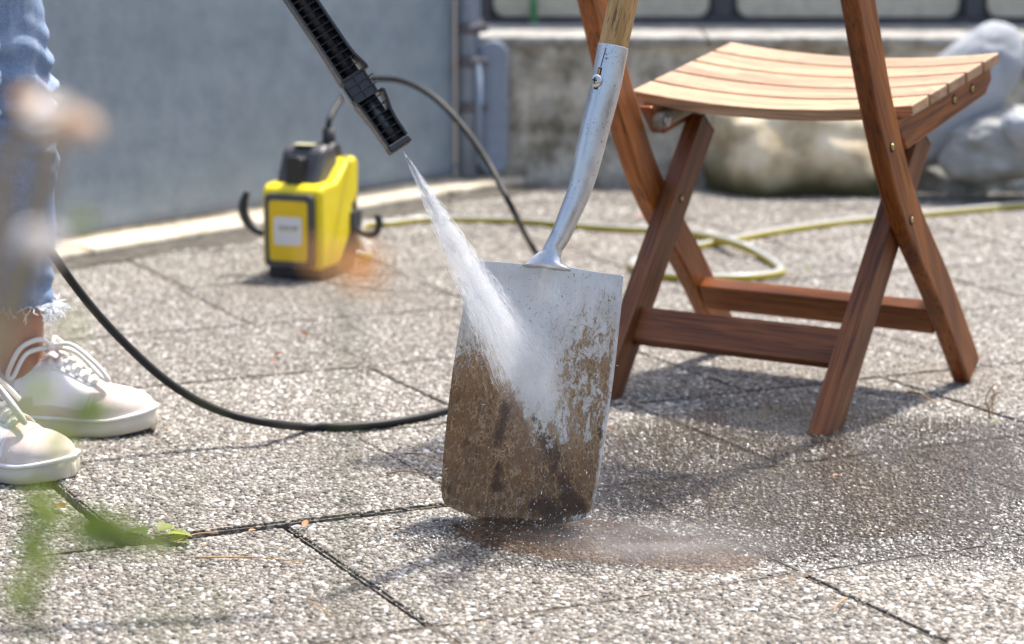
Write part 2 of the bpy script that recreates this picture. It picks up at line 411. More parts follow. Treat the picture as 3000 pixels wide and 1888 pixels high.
jm_ = bpy.data.meshes.new('joint_sand'); jm_.from_pydata([tuple(v) for v in jv_], [], jf_)
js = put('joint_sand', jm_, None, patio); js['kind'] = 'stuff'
# exposed stones of the aggregate: one countless mass
pts = []; sizes = []
def scatter(y0, y1, step, smin, smax):
    ys = np.arange(y0, y1, step)
    for y in ys:
        half = .235*(y+.3)+.14
        xs = np.arange(-half, half, step)
        a = np.stack([xs+rng.uniform(-.45, .45, len(xs))*step, np.full(len(xs), y)+rng.uniform(-.45, .45, len(xs))*step], 1)
        pts.append(a); sizes.append(smin+(smax-smin)*rng.random(len(xs))**1.7)
scatter(1.95, 2.75, .0053, .0015, .0040)
scatter(2.75, 3.45, .0050, .0014, .0037)
scatter(3.45, 4.7, .0060, .0016, .0037)
scatter(4.7, 6.0, .0090, .0024, .0046)
pp = np.concatenate(pts); ss = np.concatenate(sizes)
tt = pp@np.array([D1.x, D1.y]); nn = pp@np.array([N1.x, N1.y])
zz = np.full(len(pp), np.nan); tone = np.full(len(pp), .9)
for (n0, n1, t0, t1, z, tx, ty) in slabs:
    mk = (nn > n0+.002) & (nn < n1-.002) & (tt > t0+.002) & (tt < t1-.002)
    tone[mk] = random.uniform(.84, 1.12)
    edge = np.minimum(np.minimum(nn[mk]-n0, n1-nn[mk]), np.minimum(tt[mk]-t0, t1-tt[mk]))
    zz[mk] = z+(nn[mk]-(n0+n1)/2)*tx-(tt[mk]-(t0+t1)/2)*ty-np.clip(.006-edge, 0, .006)*.6
for q in np.where(np.isnan(zz))[0]:
    if pp[q, 1] > 4.6: continue
    n_, t_ = nn[q], tt[q]; i = int(np.argmin([abs(n_-r_) for r_ in ROWS]))
    if abs(n_-ROWS[i]) < .0045: z_ = fill_z(0, ROWS[i], t_)
    else:
        i = int(np.searchsorted(ROWS, n_)-1)
        if not 0 <= i < len(OFFS): continue
        z_ = -.0015 if not any(r_ == i and abs(tc-t_) < .02 for r_, tc, _ in OPEN_COL) else -.01
    if z_ > -.0026 and random.random() < .8: zz[q] = z_-.0006; ss[q] *= .8
ok = ~np.isnan(zz); pp, ss, zz, tone = pp[ok], ss[ok], zz[ok], tone[ok]
me = bpy.data.meshes.new('aggregate'); V = np.column_stack([pp, zz-ss*.10])
me.vertices.add(len(V)); me.vertices.foreach_set('co', V.ravel())
at_s = me.attributes.new('size', 'FLOAT', 'POINT'); at_s.data.foreach_set('value', ss.astype(np.float32)); at_t = me.attributes.new('tone', 'FLOAT', 'POINT'); at_t.data.foreach_set('value', tone.astype(np.float32)); me.update()
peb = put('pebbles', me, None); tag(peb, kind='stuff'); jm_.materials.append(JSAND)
ng = bpy.data.node_groups.new('pebble_nodes', 'GeometryNodeTree')
ng.interface.new_socket('Geometry', in_out='INPUT', socket_type='NodeSocketGeometry'); ng.interface.new_socket('Geometry', in_out='OUTPUT', socket_type='NodeSocketGeometry')
gi = ng.nodes.new('NodeGroupInput'); go = ng.nodes.new('NodeGroupOutput')
ip = ng.nodes.new('GeometryNodeInstanceOnPoints'); ic = ng.nodes.new('GeometryNodeMeshIcoSphere'); ic.inputs['Subdivisions'].default_value = 2; ic.inputs['Radius'].default_value = 1
sh = ng.nodes.new('GeometryNodeSetShadeSmooth'); sm = ng.nodes.new('GeometryNodeSetMaterial'); sm.inputs['Material'].default_value = PEB
na = ng.nodes.new('GeometryNodeInputNamedAttribute'); na.data_type = 'FLOAT'; na.inputs['Name'].default_value = 'size'
rv = ng.nodes.new('FunctionNodeRandomValue'); rv.data_type = 'FLOAT_VECTOR'; rv.inputs[0].default_value = (.75, .75, .5); rv.inputs[1].default_value = (1.45, 1.2, .85)
rr = ng.nodes.new('FunctionNodeRandomValue'); rr.data_type = 'FLOAT_VECTOR'; rr.inputs[0].default_value = (-.3, -.3, 0); rr.inputs[1].default_value = (.3, .3, 6.28); rr.inputs['Seed'].default_value = 5
vm = ng.nodes.new('ShaderNodeVectorMath'); vm.operation = 'SCALE'
L = ng.links.new
L(gi.outputs[0], ip.inputs['Points']); L(ic.outputs['Mesh'], sh.inputs[0]); L(sh.outputs[0], sm.inputs[0]); L(sm.outputs[0], ip.inputs['Instance'])
L(rv.outputs[0], vm.inputs[0]); L(na.outputs[0], vm.inputs['Scale']); L(vm.outputs[0], ip.inputs['Scale']); L(rr.outputs[0], ip.inputs['Rotation']); L(ip.outputs[0], go.inputs[0])
peb.modifiers.new('nodes', 'NODES').node_group = ng

# ---- blue-grey wall with the pale kerb in front of it
WD = (Vector((-.367, 5.531, 0))-Vector((-.938, 4.752, 0))).normalized(); WA = math.atan2(WD.y, WD.x)
W0 = Vector((-.938, 4.752, 0))
wall = thing('painted_wall', 'smooth blue-grey painted wall behind the yellow pressure washer', 'wall', W0, WA)
put('wall_panel', box_me(-1.2, 1.345, 0, .12, .030, 1.15), GATE, wall, None, .004)
KB = .020
kerb = thing('kerb', 'low pale concrete kerb along the foot of the blue-grey wall', 'kerb', W0, WA)
for x0, x1 in ((-1.2, -.62), (-.616, -.03), (-.026, .56), (.564, 1.15), (1.154, 1.46)):
    put('kerb_stone', box_me(x0, x1, -.135, -.001, -.05, KB+.004+random.uniform(-.002, .002)), KERB, kerb, None, .008, 3)
put('kerb_foundation', box_me(-1.2, 1.46, .0, .13, -.05, .029), KERB, kerb)
dv, df = [], []
for i in range(70):      # dark silt and moss washed against the kerb
    x = -1.2+2.66*i/69; wdt = .075+.05*mnoise.noise(Vector((x*5, 0, 4)))+.02*mnoise.noise(Vector((x*21, 0, 4)))
    p0 = W0+WD*x; nr = Vector((WD.y, -WD.x, 0)); dv += [p0+nr*.13+Vector((0, 0, .0062)), p0+nr*(.13+wdt)+Vector((0, 0, .0030))]
df = [(2*i, 2*i+2, 2*i+3, 2*i+1) for i in range(69)]
silt = put('silt', mesh(dv, df, True), SOILK); tag(silt, kind='structure')
# hinge post at the end of the wall
PX = 1.15
hp = thing('hinge_post', 'blue-grey steel hinge pipe and rounded plate at the wall end', 'gate post', W0+WD*1.36, 0)
po = hp.location
def hp_at(px, py, d): return atd(px, py, d)-po
d0 = 5.78
def zat(py, d): return HC-d*SP-(py-944)/F*d*CP
xl = lambda px, d: (px-1500)/F*d-po.x
yb = 5.83-po.y
put('hinge_pipe', shift(tube_me([(xl(1370, d0), yb, .03), (xl(1370, d0), yb, 1.15)], .021, 20), (0, 0, 0)), HINGE, hp)
for py in (85, 185, 320):
    z = zat(py, d0)
    put('hinge_bracket', tube_me([(xl(1370, d0), yb, z-.012), (xl(1370, d0), yb, z+.012)], .028 if py < 300 else .024, 20), RUST, hp, None)
    put('hinge_arm', box_me(xl(1375, d0), xl(1430, d0), yb-.02, yb+.0, z-.008, z+.010), RUST, hp, None, .003)
put('hinge_rod', tube_me([(xl(1402, d0), yb-.012, .06), (xl(1402, d0), yb-.012, zat(185, d0))], .010, 12), HINGE, hp)
pl = [(x+0, z) for x, z in rrect(xl(1400, d0), xl(1488, d0), .03, zat(122, d0), .035)]
put('plate', prism(pl, yb+.015, yb+.035), HINGE, hp, None, .006)
put('post_back', box_me(xl(1335, d0), xl(1405, d0), yb+.036, yb+.09, .03, 1.15), HINGE, hp, None, .004)
kp = put('kerb_end', box_me(xl(1300, 5.6), xl(1500, 5.6), -.05, .16, -.05, .026), KERB, kerb); kp.parent = None
bpy.data.objects.remove(kp)

# ---- retaining wall
RA = at(1470, 540, 0); RB = at(2990, 545, 0)
rd = (RB-RA); RL = rd.length; ra = math.atan2(rd.y, rd.x)
rw = thing('retaining_wall', 'rough washed concrete retaining wall behind the wooden chair', 'wall', RA, ra)
HW = .352
nx, nz = 130, 24
vs = []; fs = []
for i in range(nx+1):
    for j in range(nz+1):
        x = -.10+(RL+2.6)*i/nx; z = -.06+(HW+.06)*j/nz
        q = Vector((x*7, 3.1, z*7)); dsp = .014*mnoise.fractal(q, 1.0, 2.0, 4)
        vs.append((x, dsp, z))
for i in range(nx):
    for j in range(nz):
        a = i*(nz+1)+j; fs.append((a, a+nz+1, a+nz+2, a+1))
put('wall_face', mesh(vs, fs, True), RETAIN, rw)
put('wall_core', box_me(-.10, RL+2.5, .02, .60, -.06, HW-.002), RETAIN, rw)
x = -.10
for wd_ in (.62, .70, .66, .64, .6, .66, .62):
    put('coping_stone', box_me(x, x+wd_-.004, -.018, .62, HW, HW+.022+random.uniform(-.001, .001)), COPING, rw, None, .006, 3); x += wd_
# ---- framed pale panels standing on the wall
cf = thing('panel_fence', 'row of pale panels in dark grey frames on top of the concrete wall', 'fence', RA, ra)
PANEL = plain('pale_panel', (.62, .54, .40), .5, 0, .1, 40, .15); FRAME = plain('dark_frame', (.07, .068, .075), .5, 0, .2, 200)
FY = .60; FZ = HW+.022
def fx(px):   # local x on the fence plane of a photo column
    d = 6.75; return ((px-1500)/F*d-RA.x)*math.cos(ra)
put('bottom_rail', box_me(fx(1400), fx(4000), FY, FY+.05, FZ, FZ+.012), FRAME, cf, None, .004)
posts = [1392, 2075, 2772, 3270, 3960]
for a in posts: put('post', box_me(fx(a)-.022, fx(a)+.022, FY+.004, FY+.046, FZ+.013, FZ+.75), FRAME, cf, None, .004)
put('top_rail', box_me(fx(1392)-.022, fx(3990), FY, FY+.05, FZ+.751, FZ+.79), FRAME, cf, None, .004)
for a, b in zip(posts[:-1], posts[1:]):
    x0, x1 = fx(a)+.026, fx(b)-.026
    put('panel', prism(rrect(x0+.012, x1-.012, FZ+.017, FZ+.74, .035), FY+.018, FY+.03), PANEL, cf, None, .004)
    put('panel_backing', box_me(x0-.003, x1+.003, FY+.031, FY+.044, FZ+.0125, FZ+.7505), FRAME, cf)
sp = at(1558, 45, FZ)
put_st = put('plant_stake', tube_me([(0, 0, 0), (.002, .004, .40)], .0115, 10), plain('green_plastic', (.16, .42, .20), .5), None, Matrix.Translation(Vector((fx(1560)*math.cos(ra)+RA.x, RA.y+fx(1560)*math.sin(ra)+FY-.03, FZ))))
tag(put_st, 'green plastic stake standing in front of the pale panels', 'stake')

# ---- stones
def stone(name, label, loc, size, rot, seed, mat, rough=.22, flatb=True):
    me = ico(5)
    for v in me.vertices:
        p = v.co.copy(); n = mnoise.fractal(p*1.1+Vector((seed, 0, 0)), 1.0, 2.0, 5)
        c = mnoise.cell(p*1.6+Vector((seed, 2, 0)))*.06
        p *= 1+rough*n+c*.5
        # squared-off shoulders
        p.x = math.copysign(abs(p.x)**.85, p.x); p.z = math.copysign(abs(p.z)**.8, p.z)
        v.co = Vector((p.x*size[0], p.y*size[1], p.z*size[2]))
    o = put(name, me, mat, None, Matrix.Translation(loc)@Matrix.Rotation(rot[2], 4, 'Z')@Matrix.Rotation(rot[1], 4, 'Y')@Matrix.Rotation(rot[0], 4, 'X'))
    return tag(o, label, 'rock')
def rockm(name, stops, moss=0.0):
    m = NT(name); p = m.co(); n = m.noise(p, 7, 8, .65); n2 = m.noise(p, 3, 3)
    c = m.ramp(n, stops)
    if moss:
        g = m.n('ShaderNodeSeparateXYZ', {0: p}).outputs[2]
        f = m.mapr(m.math('ADD', g, m.math('MULTIPLY', m.math('SUBTRACT', n2, .5), .22)), -.075, .015, moss, 0)
        c = m.mix(f, c, (.075, .068, .026))
    m.p(Base_Color=c, Roughness=.85, Normal=m.bump(m.noise(p, 30, 8, .7), .5, .01)); return m.m
TAN = rockm('tan_rock', [(.34, (.34, .255, .14)), (.5, (.66, .55, .37)), (.66, (.84, .74, .55))], .97)
PALE = rockm('pale_rock', [(.3, (.25, .265, .29)), (.55, (.36, .38, .41)), (.8, (.46, .48, .51))])
GREYR = rockm('grey_rock', [(.3, (.16, .16, .15)), (.5, (.30, .31, .30)), (.7, (.48, .49, .50))])
stone('boulder', 'big tan boulder with a mossy foot under the chair seat', at(2375, 575, 0)+Vector((0, .20, .095)), (.245, .25, .185), (0, 0, .1), 3.3, TAN)
stone('boulder', 'smooth pale stone rising behind the right end of the seat', Vector((1.075, 5.66, .245)), (.095, .10, .205), (0, .70, 0), 8.1, PALE, .10)
stone('boulder', 'grey stone lying in the shade below the pale stone', at(2830, 420, .0)*0+Vector((1.17, 5.60, .13)), (.15, .12, .085), (0, -.1, .3), 5.2, GREYR)
stone('boulder', 'low jagged grey-white stone on the paving at the right edge', at(2840, 560, 0)+Vector((0, .08, .02)), (.17, .14, .085), (0, .06, .2), 12.7, GREYR, .34)
stone('boulder', 'small pale stone at the outer right behind the chair', Vector((1.22, 5.5, .17)), (.07, .06, .04), (0, .4, 0), 21.1, PALE, .15)

# ================================================================ CHAIR
CH = dict(cx=.4574, cy=3.4797, yaw=-.5928, wo=.2201, wi=.1916)
chair = thing('folding_chair', 'brown wooden slatted folding chair standing on the wet paving', 'chair', (CH['cx'], CH['cy'], 0), CH['yaw'])
def path_beam(name, pts, u0, u1, depth, mat, parent, per=6):
    "beam of rectangular section bent in the (v,z) plane; object x follows its length"
    pts = catmull([(0, v, z) for v, z in pts], per)
    P0 = Vector(pts[0]); Q = Vector(pts[-1]); m = frame(P0, Q-P0, (1, 0, 0)); mi = m.inverted()
    vs = []
    for i, p in enumerate(pts):
        t = (Vector(pts[min(i+1, len(pts)-1)])-Vector(pts[max(i-1, 0)])).normalized()
        n = Vector((0, t.z, -t.y))    # towards +v for a rising beam
        dd = depth
        for (u, s) in ((u0, 0), (u1, 0), (u1, 1), (u0, 1)):
            q = Vector(p)+n*(s*dd); q.x = u
            vs.append(mi@q)
    fs = [(3, 2, 1, 0), tuple(len(vs)-4+k for k in range(4))]
    for i in range(len(pts)-1):
        for k in range(4):
            fs.append((i*4+k, i*4+(k+1) % 4, i*4+4+(k+1) % 4, i*4+4+k))
    return put(name, mesh(vs, fs), mat, parent, m, .004)
t = .027
postp = [(.0856, .0), (-.035, .14), (-.172, .2836), (-.262, .43), (-.3266, .57), (-.405, .74), (-.455, .86)]
for s in (1, -1):
    a, b = (s*CH['wo'], s*(CH['wo']-t))
    o = path_beam('post', postp, min(a, b), max(a, b), .052, TEAK, chair)
    a, b = (s*CH['wi'], s*(CH['wi']-t))
    o = path_beam('leg', [(-.342, 0), (-.2085, .186), (-.0756, .3702), (-.055, .398)], min(a, b), max(a, b), .045, TEAKD, chair)
# stretchers
def at_post(z):  # v of post back face at height z
    pv = [p[0] for p in postp]; pz = [p[1] for p in postp]; return float(np.interp(z, pz, pv))
def at_leg(z): return float(np.interp(z, [0, .3702], [-.3353, -.0756]))
wi_ = CH['wi']-t; wo_ = CH['wo']-t
bar('stretcher', (-wi_, at_leg(.100)+.028, .100), (wi_, at_leg(.100)+.028, .100), .024, .054, Vector((0, .55, .84)), TEAKD, chair)
bar('stretcher', (-wo_, at_post(.116)+.022, .112), (wo_, at_post(.116)+.022, .112), .024, .048, Vector((0, -.55, .84)), TEAK, chair)
# seat
sv0, sv1, z0, z1, ws = -.17, .1418, .4384, .4954, .2258
SS = Vector((0, sv1-sv0, z1-z0)).normalized(); SN = Vector((0, -SS.z, SS.y))
rail_t = .022
for s in (1, -1):
    x0, x1 = sorted((s*(wi_-.001 + .0), s*(wi_+.0215)))
    if s == 1: x0, x1 = CH['wi']+.0015, CH['wo']-t-.0005 + .0
    # rail runs just inside the posts
    x0, x1 = sorted((s*(CH['wo']-.012), s*(CH['wo']-.036)))
    poly = [(-.012, -.020), (.02, -.070), (.30, -.062), (.325, -.045), (.322, -.016)]
    m = frame(Vector((0, sv0, z0)), SS, (1, 0, 0))   # x along the rail, z across
    P = [Vector((0, sv0, z0))+SS*a+SN*b for a, b in poly]
    mi = m.inverted(); vs = [mi@Vector((x0, p.y, p.z)) for p in P]+[mi@Vector((x1, p.y, p.z)) for p in P]
    n = len(P)
    put('seat_rail', mesh(vs, [tuple(range(n)), tuple(range(2*n-1, n-1, -1))]+[(i, (i+1) % n, n+(i+1) % n, n+i) for i in range(n)]), TEAK, chair, m, .003)
def sag(u): return -.016*(1-(u/ws)**2)
ns = 5; tot = (Vector((0, sv1, z1))-Vector((0, sv0, z0))).length; sw = tot/ns
for k in range(ns):
    a0, a1 = k*sw+.0028, (k+1)*sw-.0028; vs = []; fs = []; N = 22
    org = Vector((-ws, sv0, z0))
    for i in range(N+1):
        u = -ws+2*ws*i/N
        # first slat is notched round the posts
        for (a, b) in ((a0, 0), (a1, 0), (a1, -.017), (a0, -.017)):
            uu = u
            q = Vector((uu, sv0, z0))+SS*a+SN*(b+sag(u)); vs.append(q-org)
    for i in range(N):
        for j in range(4): fs.append((i*4+j, i*4+(j+1) % 4, i*4+4+(j+1) % 4, i*4+4+j))
    fs += [(0, 1, 2, 3), tuple(N*4+j for j in (3, 2, 1, 0))]
    put('slat', mesh(vs, fs), TEAKS, chair, Matrix.Translation(org), .0025)
# back slats above the frame of the picture
for z in (.66, .72, .78, .835):
    v = at_post(z); bar('back_slat', (-wo_, v+.02, z), (wo_, v+.02, z), .016, .042, Vector((0, -.5, .86)), TEAK, chair)
# bolts
def bolt(parent, p, r=.0075):
    o = put('bolt', cyl_me(r*.62, -.012, .0018, 14), BRASS, parent, Matrix.Translation(p), .001)
    put('bolt_recess', shift(cyl_me(r, -.011, .0006, 18), (0, 0, 0)), DARK, o)
for z, off in ((.276, .022), (.385, .020)):
    bolt(chair, (CH['wo']+.0002, at_post(z)+off, z))
for a in (.10, .165):
    p = Vector((0, sv0, z0))+SS*(a+.085)+SN*(-.040); bolt(chair, (CH['wo']-.0118, p.y, p.z))
bolt(chair, (-(CH['wi']-t)+.0002, at_leg(.276)+.022, .276), .006)
# folding slide block under the seat
p = Vector((0, sv0, z0))+SS*.0+SN*(-.050)
bar('slide_block', (-wo_+.014, p.y-.01, p.z+.004), (-wo_+.014, p.y+.085, p.z+.022), .022, .026, (0, 0, 1), GREYWOOD, chair, .010)
put('bolt_washer', cyl_me(.008, 0, .003, 16), plain('dull_steel', (.4, .4, .38), .4, 1), chair, Matrix.Translation((-wo_+.0255, p.y+.0, p.z+.006)))

# ================================================================ SPADE
SB = at(1600, 1537, 0)
YAW, LEAN = R(18), R(9)
nh = Vector((-math.sin(YAW), -math.cos(YAW), 0)); bn = (nh*math.cos(LEAN)+Vector((0, 0, 1))*math.sin(LEAN)).normalized()
def on_blade(px, py):
    a = (px-1500)/F; b = -(py-944)/F; d = Vector((a, CP+b*SP, -SP+b*CP)); o = Vector((0, 0, HC))
    return o+d*((SB-o).dot(bn)/d.dot(bn))
bx = (on_blade(1832, 808)-on_blade(1393, 764)).normalized(); by = bn.cross(bx)      # across, up
if by.z < 0: by = -by
bz = bx.cross(by)
if bz.dot(bn) < 0: bz = -bz
spade = thing('spade', 'muddy steel garden spade with wooden shaft hit by the water jet', 'spade', SB)
BM = Matrix((bx, by, bz)).transposed().to_4x4()        # blade frame, origin at the tip
BI = BM.inverted()
def bl(px, py): q = BI@(on_blade(px, py)-SB); return q.x, q.y
left = [bl(*p) for p in ((1393, 764), (1372, 860), (1348, 980), (1329, 1100), (1314, 1230), (1304, 1350), (1300, 1430), (1303, 1460), (1315, 1478))]
right = [bl(*p) for p in ((1832, 808), (1826, 880), (1815, 980), (1801, 1100), (1782, 1240), (1763, 1370), (1750, 1450), (1742, 1492), (1728, 1510))]
bott = [bl(*p) for p in ((1315, 1478), (1345, 1495), (1400, 1514), (1460, 1528), (1530, 1536), (1600, 1537), (1660, 1531), (1705, 1521), (1728, 1510))]
topm = [bl(*p) for p in ((1393, 764), (1470, 768), (1548, 775), (1585, 768), (1604, 762), (1640, 768), (1664, 782), (1740, 796), (1832, 808))]
def resamp(P, n):
    P = np.array(P); s = np.r_[0, np.cumsum(np.hypot(*np.diff(P, axis=0).T))]; t = np.linspace(0, s[-1], n)
    return np.stack([np.interp(t, s, P[:, 0]), np.interp(t, s, P[:, 1])], 1)
NU, NV = 111, 181
Lp, Rp, Bp, Tp = resamp(left, NV), resamp(right, NV), resamp(bott, NU), resamp(topm, NU)
U, Vv = np.meshgrid(np.linspace(0, 1, NU), np.linspace(0, 1, NV), indexing='ij')     # V 0 top .. 1 bottom
X = np.zeros((NU, NV, 2))
for c in range(2):     # Coons patch
    l, r, tp, bt = Lp[:, c], Rp[:, c], Tp[:, c], Bp[:, c]
    X[..., c] = (1-U)*l[None]+U*r[None]+(1-Vv)*tp[:, None]+Vv*bt[:, None]-((1-U)*(1-Vv)*l[0]+U*(1-Vv)*r[0]+(1-U)*Vv*l[-1]+U*Vv*r[-1])
uu = (U-.5)*2
bow = .010*uu**2-.004*np.sin(Vv*math.pi)              # gently dished
LUMP = np.zeros((NU, NV))
ridge = .005*np.exp(-((U-.47)/.06)**2)*np.clip(1-Vv*6, 0, 1)
Z = bow+ridge
verts = np.concatenate([np.dstack([X, Z[..., None]]).reshape(-1, 3), np.dstack([X, (Z-.0022)[..., None]]).reshape(-1, 3)])
idx = np.arange(NU*NV).reshape(NU, NV); off = NU*NV; fs = []
for i in range(NU-1):
    for j in range(NV-1):
        a, b, c, d = idx[i, j], idx[i+1, j], idx[i+1, j+1], idx[i, j+1]
        fs.append((a, d, c, b)); fs.append((a+off, b+off, c+off, d+off))
rim = [idx[i, 0] for i in range(NU)]+[idx[NU-1, j] for j in range(1, NV)]+[idx[i, NV-1] for i in range(NU-2, -1, -1)]+[idx[0, j] for j in range(NV-2, 0, -1)]
for k in range(len(rim)):
    a, b = rim[k], rim[(k+1) % len(rim)]; fs.append((int(a), int(b), int(b+off), int(a+off)))
bm_me = bpy.data.meshes.new('blade'); bm_me.from_pydata(verts.tolist(), [], [tuple(int(x) for x in f) for f in fs]); bm_me.validate()
bm_me.polygons.foreach_set('use_smooth', [True]*len(bm_me.polygons))
# where mud still clings (stain with its own shape): lower left thick, right side flecked, jet path washed clean
jetline = (U-.05)-(Vv)*.86                            # >0 right of the washed path
leftmud = np.clip((-jetline-.02)/.10, 0, 1)*np.clip((Vv-.18)/.35, 0, 1)
bottom = np.clip((Vv-.46)/.30, 0, 1)*np.clip((.985-Vv)/.02, 0, 1)
rightm = np.clip((U-.56)/.20, 0, 1)*np.clip((Vv-.05)/.30, 0, 1)*.56
core = np.exp(-(np.abs(jetline-.03)/.13)**2)*np.clip((.70-Vv)/.3, 0, 1)
mud = np.maximum(np.maximum(leftmud*1.0, bottom*np.where(jetline > .0, .92, 1.0)), rightm)
mud = mud*(1-core*.85)*np.clip((1-U)/.03, 0.3, 1)
for i in range(NU):          # caked lumps
    for j in range(NV):
        if mud[i, j] > .3:
            q = Vector((X[i, j, 0]*90, X[i, j, 1]*70, 3)); n_ = mnoise.fractal(q, 1.0, 2.0, 3)
            bm_me.vertices[int(idx[i, j])].co.z += .0011*mud[i, j]*max(0, n_+.25)
ca = bm_me.attributes.new('mud', 'FLOAT', 'POINT'); ca.data.foreach_set('value', np.concatenate([mud.ravel(), mud.ravel()*.6]).astype(np.float32))
def seg_d(a, b):
    px_, py_ = U-a[0], (Vv-a[1])*1.75; dx_, dy_ = b[0]-a[0], (b[1]-a[1])*1.75; t_ = np.clip((px_*dx_+py_*dy_)/(dx_*dx_+dy_*dy_), 0, 1)
    return np.hypot(px_-t_*dx_, py_-t_*dy_)
dark = np.maximum.reduce([np.exp(-(seg_d((.34, .40), (.62, .68))/.045)**2), np.exp(-(seg_d((.60, .66), (.90, .97))/.055)**2), .9*np.exp(-(seg_d((.33, .55), (.35, .86))/.030)**2), .8*np.exp(-(seg_d((.62, .92), (.80, .97))/.05)**2)])
da = bm_me.attributes.new('dark', 'FLOAT', 'POINT'); da.data.foreach_set('value', np.concatenate([dark.ravel(), dark.ravel()]).astype(np.float32))
def blade_mat():
    m = NT('spade_steel'); o = m.co(); a = m.n('ShaderNodeAttribute', attribute_name='mud').outputs['Fac']
    warp = m.noise(o, 40, 4, .6)
    wv = m.vadd(o, m.n('ShaderNodeCombineXYZ', {0: m.math('MULTIPLY', warp, .010), 1: m.math('MULTIPLY', m.noise(o, 33, 4, .6), .014)}).outputs[0])
    wvs = m.scaled(wv, (1.0, .55, 1.0))
    n1 = m.noise(wvs, 100, 8, .75, .6); n2 = m.noise(wvs, 330, 6, .75, .8); n3 = m.noise(m.scaled(wv, (1, .28, 1)), 30, 5, .65)
    veins = m.vor(wvs, 230, 'DISTANCE_TO_EDGE', 0); veins2 = m.vor(m.vadd(wvs, (3.3, 1, 0)), 105, 'DISTANCE_TO_EDGE', 0)
    dk_a = m.n('ShaderNodeAttribute', attribute_name='dark').outputs['Fac']
    c1 = m.mapr(n1, .36, .64, 0, 1, False); c2 = m.mapr(n2, .38, .62, 0, 1, False); c3 = m.mapr(n3, .34, .66, 0, 1, False)
    thick = m.math('ADD', m.math('ADD', m.math('MULTIPLY', c1, .45), m.math('MULTIPLY', c2, .35)), m.math('MULTIPLY', c3, .20))
    k = m.math('ADD', a, m.math('MULTIPLY', m.math('SUBTRACT', thick, .5), 1.35))
    mask = m.mapr(k, .38, .58)
    heavy = m.mapr(m.math('ADD', k, m.math('MULTIPLY', dk_a, .5)), .55, 1.1)
    scr = m.noise(m.scaled(o, (900, 30, 30)), 1, 3, .6); cl = m.noise(o, 25, 4)
    steel = m.ramp(cl, [(.3, (.54, .535, .53)), (.7, (.72, .715, .71))])
    steel = m.mix(m.mapr(scr, .58, .7, 0, .5), steel, (.33, .33, .34))
    speck = m.noise(o, 260, 3, .6); steel = m.mix(m.mapr(speck, .64, .70, 0, .85), steel, (.20, .13, .08))
    film = m.math('MULTIPLY', m.math('MINIMUM', m.math('MULTIPLY', a, 1.7), 1.0), m.mapr(c1, .1, .8, .25, .9)); steel = m.mix(film, steel, (.46, .34, .20))
    mudc = m.ramp(m.math('ADD', m.math('MULTIPLY', c3, .35), m.math('ADD', m.math('MULTIPLY', c2, .40), m.math('MULTIPLY', c1, .25))), [(.16, (.026, .008, .002)), (.40, (.100, .038, .009)), (.62, (.20, .088, .025)), (.90, (.42, .26, .115))])
    light = m.mix(.60, (.42, .27, .14), mudc)
    mudc = m.mix(heavy, light, mudc)
    vein = m.math('MULTIPLY', m.math('MAXIMUM', m.mapr(veins, .0, .14, 1, 0), m.mapr(veins2, .0, .075, 1, 0)), m.mapr(n1, .42, .58))
    mudc = m.mix(m.math('MULTIPLY', vein, .6), mudc, (.50, .375, .22))
    dk = m.noise(m.vadd(wvs, (9, 0, 0)), 34, 6, .7); dkm = m.mapr(m.math('ADD', m.math('MULTIPLY', dk_a, .20), dk), .54, .68)
    mudc = m.mix(m.math('MULTIPLY', dkm, .88), mudc, (.055, .024, .008))
    c = m.mix(mask, steel, mudc)
    m.p(Base_Color=c, Metallic=m.mapr(mask, 0, 1, .45, 0, False), Roughness=m.mapr(mask, 0, 1, .42, .55, False))
    h = m.math('ADD', m.math('MULTIPLY', mask, .5), m.math('ADD', m.math('MULTIPLY', m.math('MULTIPLY', n2, mask), .8), m.math('MULTIPLY', vein, .35)))
    m.p(Normal=m.bump(m.math('ADD', h, m.math('MULTIPLY', cl, .1)), .5, .0012)); return m.m
def galv():
    m = NT('scratched_steel'); o = m.co(); n = m.noise(m.scaled(o, (1, 1, .5)), 45, 5, .6); s = m.noise(o, 300, 4, .7)
    c = m.ramp(n, [(.3, (.52, .53, .55)), (.7, (.70, .71, .73))]); big = m.noise(o, 30, 3)
    c = m.mix(m.math('MULTIPLY', m.mapr(s, .60, .66), m.mapr(big, .45, .6)), c, (.10, .10, .10))
    m.p(Base_Color=c, Metallic=.8, Roughness=m.mapr(n, .3, .7, .26, .40), Normal=m.bump(s, .12, .0008)); return m.m
GALV = galv()
put('blade', bm_me, blade_mat(), spade, BM)
cen = [(1604, 786, .004, .030, .010), (1606, 768, .007, .020, .011), (1613, 748, .010, .0125, .0115), (1622, 722, .012, .0108, .0115), (1641, 686, .014, .0118, .0118), (1661, 634, .016, .0126, .0126), (1691, 554, .020, .0140, .0140), (1710.6, 475, .022, .0160, .0160), (1734, 370, .024, .0172, .0172), (1759.7, 264, .026, .0178, .0178), (1778.7, 158, .028, .0180, .0180), (1783.5, 131, .0285, .0181, .0181)]
def along(px, py, back):    # follows the blade plane, set back a little
    return on_blade(px, py)-bn*(back-.009)-SB
sp_pts = [along(a, b, c) for a, b, c, _, _ in cen]
